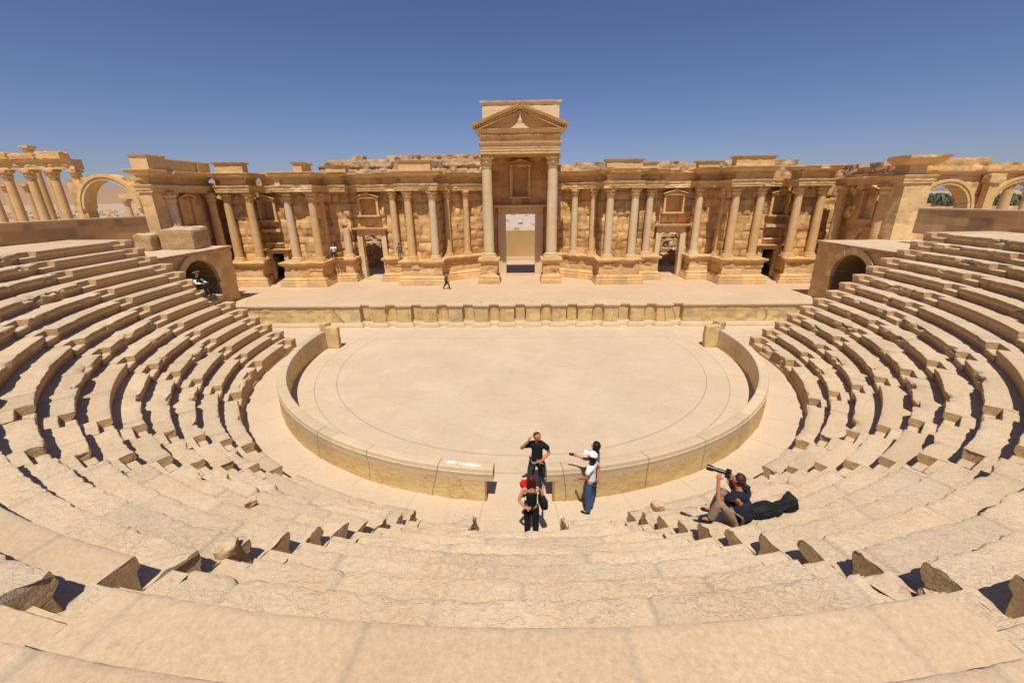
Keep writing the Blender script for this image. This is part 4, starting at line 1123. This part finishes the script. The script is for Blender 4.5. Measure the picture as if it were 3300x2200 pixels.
# ---------------------------------------------------------------- people
def skin_mesh(name, chains, mat, parent, sub=2):
    """chains: list of (points {key:(pos,r)}, edges); every chain is a connected island"""
    me = bpy.data.meshes.new(name); vs = []; es = []; rad = []; roots = []
    for pts, ed in chains:
        idx = {}; roots.append(len(vs))
        for k_, (p, r) in pts.items(): idx[k_] = len(vs); vs.append(Vector(p)); rad.append(r)
        es += [(idx[a], idx[b]) for a, b in ed]
    me.from_pydata(vs, es, []); o = bpy.data.objects.new(name, me); COL.objects.link(o)
    m = o.modifiers.new('skin', 'SKIN'); m.use_smooth_shade = True; m.branch_smoothing = .6
    for i, v in enumerate(me.skin_vertices[0].data):
        v.radius = (rad[i], rad[i]); v.use_root = i in roots
    s_ = o.modifiers.new('sub', 'SUBSURF'); s_.levels = sub; s_.render_levels = sub
    dg = bpy.context.evaluated_depsgraph_get(); nm = bpy.data.meshes.new_from_object(o.evaluated_get(dg))
    o.modifiers.clear(); o.data = nm; nm.name = name; nm.materials.clear(); nm.materials.append(mat); nm.shade_smooth()
    bpy.data.meshes.remove(me)
    o.parent = parent; return o
def V3(*a): return Vector(a)
def joints(h=1.75, wide=1.0):
    s = h / 1.75; J = {}
    def S(k_, x, y, z): J[k_] = Vector((x, y, z)) * s
    S('pel', 0, 0, .95); S('wai', 0, .005, 1.09); S('che', 0, 0, 1.28); S('nb', 0, -.01, 1.45); S('nk', 0, 0, 1.515)
    S('jaw', 0, .03, 1.575); S('hd', 0, .008, 1.645); S('cr', 0, -.005, 1.70)
    for d, t in ((1, 'R'), (-1, 'L')):
        S('sh' + t, d * .185 * wide, -.005, 1.405); S('el' + t, d * .245 * wide, -.03, 1.13); S('wr' + t, d * .25 * wide, .05, .88)
        S('hp' + t, d * .095 * wide, 0, .90); S('kn' + t, d * .11 * wide, .015, .50); S('an' + t, d * .11 * wide, -.02, .085); S('to' + t, d * .125 * wide, .13, .035)
    return J, s
def lerp(a, b, t): return a + (b - a) * t
def hand_chains(w, d, side, s, curl=.35, thumb=1):
    """palm plus five separate fingers; d = direction of the hand, side = towards the thumb"""
    d = d.normalized(); side = (side - d * side.dot(d)).normalized(); n = d.cross(side)
    out = []
    palm = {'a': (w - d * .035 * s, .027 * s), 'a2': (w + d * .012 * s, .026 * s), 'b': (w + d * .045 * s, .032 * s), 'c': (w + d * .078 * s, .030 * s)}
    out.append((palm, [('a', 'a2'), ('a2', 'b'), ('b', 'c')]))
    for i, L in enumerate((.072, .080, .075, .058)):
        b = w + d * .074 * s + side * (.030 - .020 * i) * s
        e1 = b + (d * math.cos(curl) + n * math.sin(curl)) * L * .5 * s; e2 = e1 + (d * math.cos(curl * 2.3) + n * math.sin(curl * 2.3)) * L * .5 * s
        out.append(({'a': (b - d * .045 * s, .011 * s), 'b': (b, .0105 * s), 'c': (e1, .0088 * s), 'd': (e2, .007 * s)}, [('a', 'b'), ('b', 'c'), ('c', 'd')]))
    b = w + d * .03 * s + side * .026 * s; e1 = b + (d * .6 + side * .8).normalized() * .035 * s * thumb; e2 = e1 + (d * .85 + side * .35 + n * .3).normalized() * .03 * s
    out.append(({'a': (b - side * .035 * s, .013 * s), 'b': (b, .011 * s), 'c': (e1, .0105 * s), 'd': (e2, .008 * s)}, [('a', 'b'), ('b', 'c'), ('c', 'd')]))
    return out
def person(loc, rz, label, J, s, skin='skin', shirt=None, sleeve=.62, trousers=None, shoes='leather', hair='hairb', hairstyle='short', hands=None, group=None, wide=1.0, bulk=1.0, fingers=True, strap=False, legcut=1.0, skirt=0.0, lean=None):
    t = thing('person', label, 'person', loc, group, rz=rz)
    ORG[t.name] = Vector((0, 0, 0))
    P = {}; Ed = []
    def a(k_, r, par=None, pos=None):
        P[k_] = (pos if pos is not None else J[k_], r * s)
        if par: Ed.append((par, k_))
    cb = .84 if shirt else 1
    cb = cb / max(1, bulk)
    a('pel', .12 * bulk * cb); a('wai', .115 * bulk * cb, 'pel'); a('che', .122 * bulk * cb, 'wai'); a('nb', .066, 'che'); a('nk', .054, 'nb'); a('jaw', .066, 'nk'); a('hd', .092, 'jaw'); a('cr', .066, 'hd')
    for q in 'RL':
        a('sh' + q, .050 * (1 if shirt else bulk), 'nb' if False else 'che'); a('ua' + q, .048, 'sh' + q, lerp(J['sh' + q], J['el' + q], .5)); a('el' + q, .041, 'ua' + q); a('fa' + q, .038, 'el' + q, lerp(J['el' + q], J['wr' + q], .35)); a('wr' + q, .029, 'fa' + q); a('wx' + q, .027, 'wr' + q, J['wr' + q] + ((hands or {}).get(q, (J['wr' + q] - J['el' + q],))[0]).normalized() * .03 * s)
        a('hp' + q, .088, 'pel'); a('th' + q, .078, 'hp' + q, lerp(J['hp' + q], J['kn' + q], .45)); a('kn' + q, .056, 'th' + q); a('ca' + q, .055, 'kn' + q, lerp(J['kn' + q], J['an' + q], .35)); a('an' + q, .036, 'ca' + q); a('to' + q, .03, 'an' + q)
    ch = [(P, Ed)]
    f = (J['jaw'] - J['nk']); upv = (J['cr'] - J['jaw']).normalized()
    fw = J.get('face', Vector((0, 1, 0))).normalized(); fw = (fw - upv * fw.dot(upv)).normalized(); rt = fw.cross(upv)
    hc = J['hd'] + upv * .01 * s
    # nose, ears, chin grown on the same body mesh
    ch.append(({'a': (hc + fw * .075 * s - upv * .005 * s, .016 * s), 'b': (hc + fw * .105 * s - upv * .035 * s, .014 * s)}, [('a', 'b')]))
    for q in (-1, 1): ch.append(({'a': (hc + rt * q * .078 * s - upv * .02 * s, .016 * s), 'b': (hc + rt * q * .088 * s + upv * .01 * s - fw * .01 * s, .013 * s)}, [('a', 'b')]))
    for q in 'RL':
        hd_ = (hands or {}).get(q)
        d = hd_[0] if hd_ else (J['wr' + q] - J['el' + q])
        sd_ = hd_[1] if hd_ else Vector((0, 1, 0))
        cu = hd_[2] if hd_ and len(hd_) > 2 else .35
        if fingers: ch += hand_chains(J['wr' + q], d, sd_, s, cu)
        else: ch.append(({'a': (J['wr' + q], .026 * s), 'b': (J['wr' + q] + d.normalized() * .08 * s, .028 * s)}, [('a', 'b')]))
    body = skin_mesh('body', ch, M[skin], t)
    fm = MB()
    for q in (-1, 1): fm.ellipsoid(hc + fw * .086 * s + rt * q * .032 * s + upv * .002 * s, (.011 * s, .008 * s, .007 * s), 8, 6)
    build('eyes', fm, M['eye'], t, local=True)
    fm = MB(); fm.tube([hc + fw * .083 * s + rt * x * s - upv * .066 * s for x in (-.025, 0, .025)], .006 * s, 6); build('mouth', fm, M['skinred'], t, local=True)
    if shirt:
        P2 = {}; E2 = []
        g = 1.0
        P2['pel'] = (lerp(J['pel'], J['wai'], -.42), (.145 + skirt * .6) * s * bulk); P2['wai'] = (J['wai'], .136 * s * bulk); E2.append(('pel', 'wai'))
        P2['che'] = (J['che'], .155 * s * bulk); E2.append(('wai', 'che'))
        if not strap:
            P2['uc'] = (lerp(J['che'], J['nb'], .55), .148 * s * bulk); P2['nb'] = (lerp(J['che'], J['nb'], .98), .098 * s); E2 += [('che', 'uc'), ('uc', 'nb')]
            for q in 'RL':
                P2['sh' + q] = (J['sh' + q] - V3(0, 0, .012) * s, .086 * s * bulk); E2.append(('uc', 'sh' + q))
                P2['sl' + q] = (lerp(J['sh' + q], J['el' + q], sleeve * .55 if sleeve < 1 else .5), .074 * s * bulk ** .5); E2.append(('sh' + q, 'sl' + q))
                if sleeve <= 1: P2['se' + q] = (lerp(J['sh' + q], J['el' + q], sleeve), .068 * s); E2.append(('sl' + q, 'se' + q))
                else:
                    P2['se' + q] = (J['el' + q], .054 * s); P2['sw' + q] = (lerp(J['el' + q], J['wr' + q], .9), .037 * s); E2 += [('sl' + q, 'se' + q), ('se' + q, 'sw' + q)]
        else:
            P2['up'] = (lerp(J['che'], J['nb'], .42), .128 * s); E2.append(('che', 'up'))
        skin_mesh('top' if strap else 'shirt', [(P2, E2)], M[shirt], t)
        if strap:
            sm = MB()
            for q in 'RL':
                b_ = J['sh' + q] * .55 + J['nb'] * .45
                sm.tube([J['che'] + (J['sh' + q] - J['che']) * .45 + V3(0, -.14, .03) * s, b_ + V3(0, -.055, .045) * s, b_ + V3(0, .02, .065) * s, J['che'] + (J['sh' + q] - J['che']) * .45 + V3(0, .13, .03) * s], .009 * s, 6)
            build('straps', sm, M[shirt], t, local=True)
    if trousers:
        P3 = {'pel': (lerp(J['pel'], J['wai'], .35), .128 * s * max(1, bulk * .95))}; E3 = []
        for q in 'RL':
            P3['hp' + q] = (lerp(J['hp' + q], J['kn' + q], .10), .108 * s); P3['th' + q] = (lerp(J['hp' + q], J['kn' + q], .5), .106 * s); P3['kn' + q] = (J['kn' + q], .085 * s)
            P3['ca' + q] = (lerp(J['kn' + q], J['an' + q], .45), .08 * s); P3['an' + q] = (lerp(J['kn' + q], J['an' + q], 1.08), .07 * s)
            E3 += [('pel', 'hp' + q), ('hp' + q, 'th' + q), ('th' + q, 'kn' + q), ('kn' + q, 'ca' + q), ('ca' + q, 'an' + q)]
        skin_mesh('trousers', [(P3, E3)], M[trousers], t)
    for q in 'RL':
        d = (J['to' + q] - J['an' + q]); heel = J['an' + q] - Vector((d.x, d.y, 0)).normalized() * .035 * s + V3(0, 0, -.045) * s
        skin_mesh('shoe', [({'a': (heel, .036 * s), 'b': (lerp(J['an' + q], J['to' + q], .45) + V3(0, 0, -.015) * s, .042 * s), 'c': (J['to' + q], .036 * s), 'd': (J['to' + q] + Vector((d.x, d.y, 0)).normalized() * .05 * s, .028 * s)}, [('a', 'b'), ('b', 'c'), ('c', 'd')])], M[shoes], t, sub=1)
    # hair
    B = Matrix((rt, fw, upv)).transposed()
    hm = MB()
    def cap(p, zc=.0, yc=.35):
        return 1.0
    if hairstyle in ('short', 'bald', 'long', 'bob', 'pony'):
        off = -.028 if hairstyle != 'bald' else -.045
        def fn(p):
            k_ = 1.0 + .05 * noise.noise(p * 5)
            if p.y > .45 and p.z < (.62 if hairstyle != 'bald' else .98): k_ *= .80
            return k_
        hm.ellipsoid(hc + fw * off * s + upv * (.022 if hairstyle != 'bald' else -.012) * s, (.093 * s, .098 * s, .10 * s), 18, 12, B, fn)
        if hairstyle in ('long', 'bob'):
            L = .26 if hairstyle == 'long' else .10
            def f2(p): return 1 + .12 * noise.noise(p * 4) + (.1 if p.z < 0 else 0)
            hm.ellipsoid(hc - fw * .06 * s - upv * (L * .5) * s, (.115 * s, .07 * s, (L * .5 + .09) * s), 18, 14, B, f2)
            if hairstyle == 'bob': hm.ellipsoid(hc - fw * .02 * s + upv * .0 * s, (.125 * s, .115 * s, .13 * s), 18, 12, B, lambda p: .8 if p.y > .5 and p.z < .5 else 1 + .08 * noise.noise(p * 4))
        if hairstyle == 'pony':
            hm.ellipsoid(hc - fw * .135 * s - upv * .03 * s, (.035 * s, .05 * s, .035 * s), 12, 8, B, lambda p: 1 + .35 * noise.noise(p * 4))
            hm.tube([hc - fw * .15 * s - upv * .03 * s, hc - fw * .20 * s - upv * .03 * s, hc - fw * .215 * s - upv * .08 * s], [.03 * s, .028 * s, .008 * s], 7)
        build('hair', hm, M[hair], t, local=True, smooth=60)
    return t, hc, fw, rt, upv

# man in black with papers
J, s = joints(1.84, 1.08)
J['shL'] += V3(0, .02, .0); J['elR'] = V3(.40, .06, 1.30) * s; J['wrR'] = V3(.20, .13, 1.56) * s
J['elL'] = V3(-.30, .0, 1.15) * s; J['wrL'] = V3(-.10, .24, 1.08) * s
J['hd'] += V3(-.01, .02, -.01); J['jaw'] += V3(-.02, .02, 0); J['cr'] += V3(0, .03, -.01); J['face'] = V3(-.55, 1, -.15)
J['anR'] += V3(.14, .12, 0); J['toR'] += V3(.20, .10, 0); J['knR'] += V3(.06, .08, 0); J['hpL'] += V3(0, 0, 0)
t, hc, fw, rt, upv = person((.47, 9.33, 0), R(178), 'man in black short-sleeved shirt holding white papers, one hand raised to his ear', J, s, skin='skinred', shirt='black', trousers='charcoal', hair='hairbr', hairstyle='bald', bulk=1.12, skirt=.02,
       hands={'R': (V3(-.2, .0, 1), V3(0, 1, 0), .5), 'L': (V3(.9, .5, .0), V3(0, .3, 1), .9)})
rp = thing('papers', 'white papers held at the waist by the man in black', 'papers', (.47, 9.33, 0), rz=R(178)); ORG[rp.name] = Vector((0, 0, 0))
pm = MB()
c0 = V3(-.02, .30, 1.07) * s
for i, a_ in enumerate((-.35, .3)):
    M_ = Matrix.Rotation(a_, 3, 'Y') @ Matrix.Rotation(.6 + i * .15, 3, 'X')
    q = [c0 + M_ @ V3(x, y, 0) + V3(.10 * (1 if i else -1) * .6, 0, 0) for x, y in ((-.08, -.11), (.08, -.11), (.08, .11), (-.08, .11))]
    nn = V3(0, 0, .006); pm.add(q + [p + nn for p in q], [(0, 1, 2, 3), (7, 6, 5, 4), (0, 1, 5, 4), (1, 2, 6, 5), (2, 3, 7, 6), (3, 0, 4, 7)])
build('sheet', pm, M['paper'], rp, local=True, smooth=0)

# woman in black tank top, back to the camera
J, s = joints(1.66, .92)
J['elL'] = V3(-.30, -.10, 1.14) * s; J['wrL'] = V3(-.13, -.19, .98) * s
J['elR'] = V3(.26, .02, 1.16) * s; J['wrR'] = V3(.27, .17, 1.28) * s
J['hd'] += V3(-.01, .01, 0); J['face'] = V3(-.1, 1, .0)
t, hc, fw, rt, upv = person((.29, 7.78, 0), R(-3), 'woman in black tank top with long auburn hair, seen from behind below the seats', J, s, shirt='black', trousers='black', hair='hairred', hairstyle='long', strap=True, skirt=.015,
       hands={'L': (V3(.9, -.1, .1), V3(0, -.4, -1), .5)})
hb = thing('handbag', 'black shoulder handbag at the right hip of the woman in black', 'handbag', (.29, 7.78, 0)); ORG[hb.name] = Vector((0, 0, 0))
bm_ = MB(); rockbox(bm_, (.25, -.06, 1.02), (.13, .30, .24), .35, .02, 6, 2, .15); build('bag_body', bm_, M['leather'], hb, local=True)
bm_ = MB(); bm_.tube([(.24, -.16, 1.12), (.20, -.13, 1.28), (.17, -.07, 1.37), (.17, .04, 1.37), (.22, .05, 1.2), (.26, .05, 1.12)], .009, 6); build('strap', bm_, M['leather'], hb, local=True)
rd = thing('red_bundle', 'bright red cloth bundle beside the shoulder of the woman in black', 'cloth', (.29, 7.78, 0)); ORG[rd.name] = Vector((0, 0, 0))
bm_ = MB(); bm_.ellipsoid((-.17, .10, 1.36), (.085, .07, .13), 20, 16, None, lambda p: 1 + .38 * noise.noise(p * 1.5)); build('cloth', bm_, M['red'], rd, local=True)

# person with white cap, and the dark haired woman hidden behind
J, s = joints(1.71, .98)
J['elR'] = V3(.30, -.10, 1.17) * s; J['wrR'] = V3(.16, -.13, .96) * s
J['elL'] = V3(-.23, .06, 1.13) * s; J['wrL'] = V3(-.13, .22, 1.02) * s
J['face'] = V3(0, 1, -.05)
t, hc, fw, rt, upv = person((1.75, 8.58, 0), R(62), 'person in white T-shirt, blue jeans and white cap, hand at the back pocket', J, s, skin='skinred', shirt='white', trousers='jeans', hair='hairb', hairstyle='bob', skirt=.01, hands={'R': (V3(-.4, .0, -1), V3(0, 1, 0), .3)})
cp = thing('cap', 'white baseball cap worn by the person in blue jeans', 'cap', (1.75, 8.58, 0), rz=R(62)); ORG[cp.name] = Vector((0, 0, 0))
B = Matrix((rt, fw, upv)).transposed()
bm_ = MB(); bm_.ellipsoid(hc + upv * .045 * s - fw * .01 * s, (.112 * s, .122 * s, .105 * s), 20, 14, B, lambda p: 1 if p.z > -.15 else .86); build('crown', bm_, M['white'], cp, local=True, smooth=60)
bm_ = MB(); bm_.ellipsoid(hc + upv * .035 * s + fw * .14 * s, (.085 * s, .085 * s, .012 * s), 16, 6, B); build('peak', bm_, M['white'], cp, local=True, smooth=60)
J, s = joints(1.74, .95)
J['elL'] = V3(-.24, .20, 1.38) * s; J['wrL'] = V3(-.22, .40, 1.42) * s; J['shL'] += V3(0, .04, .02)
J['elR'] = V3(.23, -.02, 1.13) * s; J['wrR'] = V3(.2, .03, .90) * s
t, hc, fw, rt, upv = person((1.90, 8.98, 0), R(72), 'woman with a black bob pointing left, half hidden behind the person in the white cap', J, s, shirt='grey', trousers='charcoal', hair='hairb', hairstyle='bob',
       hands={'L': (V3(.0, 1, .05), V3(0, 0, 1), .5)})
ph = thing('mobile_phone', 'small black phone in the outstretched hand of the pointing woman', 'phone', (1.90, 8.98, 0), rz=R(72)); ORG[ph.name] = Vector((0, 0, 0))
bm_ = MB(); bm_.box(-.235, -.205, .50, .61, 1.40, 1.455); build('phone_body', bm_, M['camera'], ph, local=True, smooth=0)

# photographer sitting on the third row
J, s = joints(1.78, 1.05)
def SP(k_, x, y, z): J[k_] = V3(x, y, z)
SP('pel', 0, 0, .13); SP('wai', 0, .02, .28); SP('che', 0, .06, .47); SP('nb', 0, .10, .64); SP('nk', 0, .12, .70); SP('jaw', 0, .16, .75); SP('hd', 0, .15, .82); SP('cr', 0, .13, .875)
SP('shR', .21, .09, .60); SP('shL', -.21, .09, .60)
SP('elR', .24, .24, .44); SP('wrR', .085, .28, .74); SP('elL', -.20, .33, .44); SP('wrL', -.10, .40, .725)
SP('hpR', .10, .02, .12); SP('hpL', -.10, .02, .12); SP('knR', .06, .34, .46); SP('knL', -.26, .30, .45)
SP('anR', -.04, .42, .09); SP('anL', -.31, .38, .09); SP('toR', -.09, .56, .04); SP('toL', -.38, .51, .04)
J['face'] = V3(0, 1, .05)
PHL = (3.76, 5.80, 2.20); PHR = R(50)
t, hc, fw, rt, upv = person(PHL, PHR, 'photographer in dark navy shirt and khaki trousers sitting on the seats, aiming a long lens', J, s, skin='skinred', shirt='navy', trousers='khaki', hair='hairbr', hairstyle='pony', bulk=1.5, skirt=.04,
       hands={'R': (V3(-.2, .2, .8), V3(-1, 0, .0), .9), 'L': (V3(.25, .1, 1), V3(0, -1, .2), .8)})
t.scale = (1.0,) * 3
cm = thing('camera_with_lens', 'black camera with a long telephoto lens held to the eye by the seated photographer', 'camera', PHL, rz=PHR); ORG[cm.name] = Vector((0, 0, 0))
ce = hc + fw * .135
bm_ = MB(); rockbox(bm_, ce + V3(0, .015, -.005), (.14, .075, .10), 0, .0, 5, 2, .12); bm_.box(ce.x - .03, ce.x + .03, ce.y - .02, ce.y + .05, ce.z + .045, ce.z + .075); build('camera_body', bm_, M['camera'], cm, local=True)
ld = V3(-.25, 1, .08).normalized(); l0 = ce + V3(0, .05, .0)
bm_ = MB(); bm_.tube([l0, l0 + ld * .05, l0 + ld * .051, l0 + ld * .13, l0 + ld * .131, l0 + ld * .19, l0 + ld * .191, l0 + ld * .29, l0 + ld * .30], [.034, .034, .038, .038, .033, .033, .046, .05, .05], 18); build('lens', bm_, M['camera'], cm, local=True)
bm_ = MB(); bm_.tube([l0 + ld * .301, l0 + ld * .303], [.04, .038], 16); build('front_glass', bm_, M['glass'], cm, local=True)
bm_ = MB(); bm_.tube([ce + V3(-.06, 0, -.03), ce + V3(-.07, -.0, -.12), ce + V3(-.05, -.06, -.2), ce + V3(-.06, -.12, -.17)], .006, 6); build('neck_strap', bm_, M['leather'], cm, local=True)
cm.scale = (1.0,) * 3
# bags beside the photographer
bg_ = thing('camera_bag', 'black rounded camera bag lying on the row beside the photographer', 'bag', (4.2, 5.98, 2.18))
bm_ = MB(); bm_.ellipsoid((4.28, 6.02, 2.29), (.27, .17, .125), 22, 16, Matrix.Rotation(.3, 3, 'Z'), lambda p: 1 + .22 * noise.noise(p * 2.3) - (.25 if p.z < -.6 else 0)); build('bag_body', bm_, M['leather'], bg_)
bm_ = MB(); bm_.tube([(4.08, 5.88, 2.31), (4.18, 5.85, 2.40), (4.34, 5.90, 2.42), (4.44, 5.98, 2.33)], .014, 6); build('handle', bm_, M['leather'], bg_)
bg_ = thing('backpack', 'black backpack lying open on the row, right of the rounded camera bag', 'bag', (4.7, 6.15, 2.18))
bm_ = MB(); rockbox(bm_, (4.66, 6.13, 2.275), (.44, .24, .14), .35, .06, 12, 3, .18, tilt=(.0, -.2), f=4.0); build('bag_body', bm_, M['leather'], bg_)
bm_ = MB(); rockbox(bm_, (4.84, 6.22, 2.36), (.13, .18, .06), .5, .05, 6, 5, .18, tilt=(.3, -.6), f=5); build('flap', bm_, M['leather'], bg_)

# small figures on and near the stage
J, s = joints(1.2)
J['anR'] += V3(0, .24, 0); J['toR'] += V3(0, .24, 0); J['knR'] += V3(0, .16, 0); J['anL'] += V3(0, -.2, .02); J['toL'] += V3(0, -.2, 0); J['knL'] += V3(0, -.04, 0)
J['elR'] += V3(0, -.08, 0); J['wrR'] += V3(0, -.12, .02); J['elL'] += V3(0, .06, 0); J['wrL'] += V3(0, .12, .04)
person((-5.18, 28.94, 1.36), R(-75), 'small person in grey-green shirt and dark trousers striding across the stage', J, s, shirt='grey', trousers='charcoal', sleeve=1.2, fingers=False)
J, s = joints(1.16)
person((-9.0, 31.55, 3.12), R(8), 'small person in faded blue denim standing between columns beside the left side door', J, s, shirt='blueg', trousers='blueg', sleeve=1.2, fingers=False)
def seated(h):
    J, s = joints(h); k_ = s
    for n_, p in dict(pel=(0, 0, .12), wai=(0, .0, .27), che=(0, .02, .46), nb=(0, .03, .63), nk=(0, .04, .69), jaw=(0, .075, .75), hd=(0, .055, .82), cr=(0, .04, .88),
                      shR=(.18, .02, .58), shL=(-.18, .02, .58), elR=(.24, .14, .36), elL=(-.24, .14, .36), wrR=(.14, .36, .34), wrL=(-.14, .36, .34),
                      hpR=(.1, .02, .11), hpL=(-.1, .02, .11), knR=(.13, .44, .16), knL=(-.13, .44, .16), anR=(.13, .50, -.22), anL=(-.13, .50, -.22), toR=(.14, .64, -.28), toL=(-.14, .64, -.28)).items():
        J[n_] = V3(*p) * k_
    return J, s
J, s = seated(1.5)
person((-14.05, 31.85, 3.48), R(-165), 'small person in white shirt sitting on the podium by the column stump', J, s, shirt='white', trousers='charcoal', skin='skinred', fingers=False, sleeve=.6)
st = thing('wooden_drum', 'small orange wooden drum standing beside the person in white on the podium', 'drum', (-13.6, 31.8, 3.12))
bm_ = MB(); bm_.lathe([(.16, 0), (.17, .05), (.11, .12), (.1, .2), (.15, .3), (.19, .42), (.19, .48)], 14, (-13.6, 31.75, 3.12)); build('body', bm_, M['wood'], st)
J, s = seated(1.72)
t, hc, fw, rt, upv = person((-15.55, 19.75, 3.35), R(-95), 'person in black vest and white sleeves sitting before the left vault', J, s, shirt='black', trousers='black', sleeve=.25, fingers=True, hairstyle='short')
for q in 'RL': skin_mesh('sleeve', [({'a': (lerp(J['sh' + q], J['el' + q], .12), .066 * s), 'b': (J['el' + q], .056 * s), 'c': (lerp(J['el' + q], J['wr' + q], .9), .038 * s)}, [('a', 'b'), ('b', 'c')])], M['white'], t)
skin_mesh('vest', [({'a': (J['pel'] + V3(0, 0, .06), .158 * s), 'b': (J['wai'], .15 * s), 'c': (J['che'], .172 * s), 'd': (lerp(J['che'], J['nb'], .6), .12 * s)}, [('a', 'b'), ('b', 'c'), ('c', 'd')])], M['black'], t)
hm = MB()
for i in range(7):
    a_ = .5 + i * .45; hm.ellipsoid((.175 * s * math.sin(a_ - 1.8), .175 * s * math.cos(a_ - 1.8), .30 + .10 * (i % 3)), (.03, .03, .03), 6, 4)
build('vest_pattern', hm, M['yellow'], t, local=True)
B = Matrix((rt, fw, upv)).transposed()
ct_ = thing('hat', 'small pale brimmed hat on the person sitting before the left vault', 'hat', (-15.55, 19.75, 3.35), rz=R(-95)); ORG[ct_.name] = Vector((0, 0, 0))
hm = MB(); hm.ellipsoid(hc + upv * .06, (.11, .115, .07), 16, 8, B); build('crown', hm, M['black'], ct_, local=True, smooth=60)
hm = MB(); hm.ellipsoid(hc + upv * .045, (.16, .17, .014), 18, 6, B); build('brim', hm, M['frame'], ct_, local=True, smooth=60)
J, s = seated(1.7)
person((-17.15, 23.15, .62), R(-150), 'dark-haired figure crouching in the left side passage, mostly hidden by the row ends', J, s, shirt='black', trousers='black', fingers=False, hairstyle='bob')

# loose broken stones lying on the near steps
for (x, y, z, sz, rz, lb) in ((-3.62, 4.0, 3.33, .17, .4, 'broken stone chunk lying on the near left stair'), (3.95, 3.0, 3.78, .22, 1.1, 'small broken stone lying on the near right stair'),
                              (-4.9, 6.2, 2.2, .16, .8, 'small stone lying on the left seats, uphill of the woman in black'), (3.05, 7.5, 1.05, .17, .2, 'grey stone lump on the low rows right of the central passage')):
    mb = MB(); rockbox(mb, (x, y, z + sz * .3), (sz * 1.4, sz, sz * .75), rz, sz * .35, 8, x, .18, f=4.5)
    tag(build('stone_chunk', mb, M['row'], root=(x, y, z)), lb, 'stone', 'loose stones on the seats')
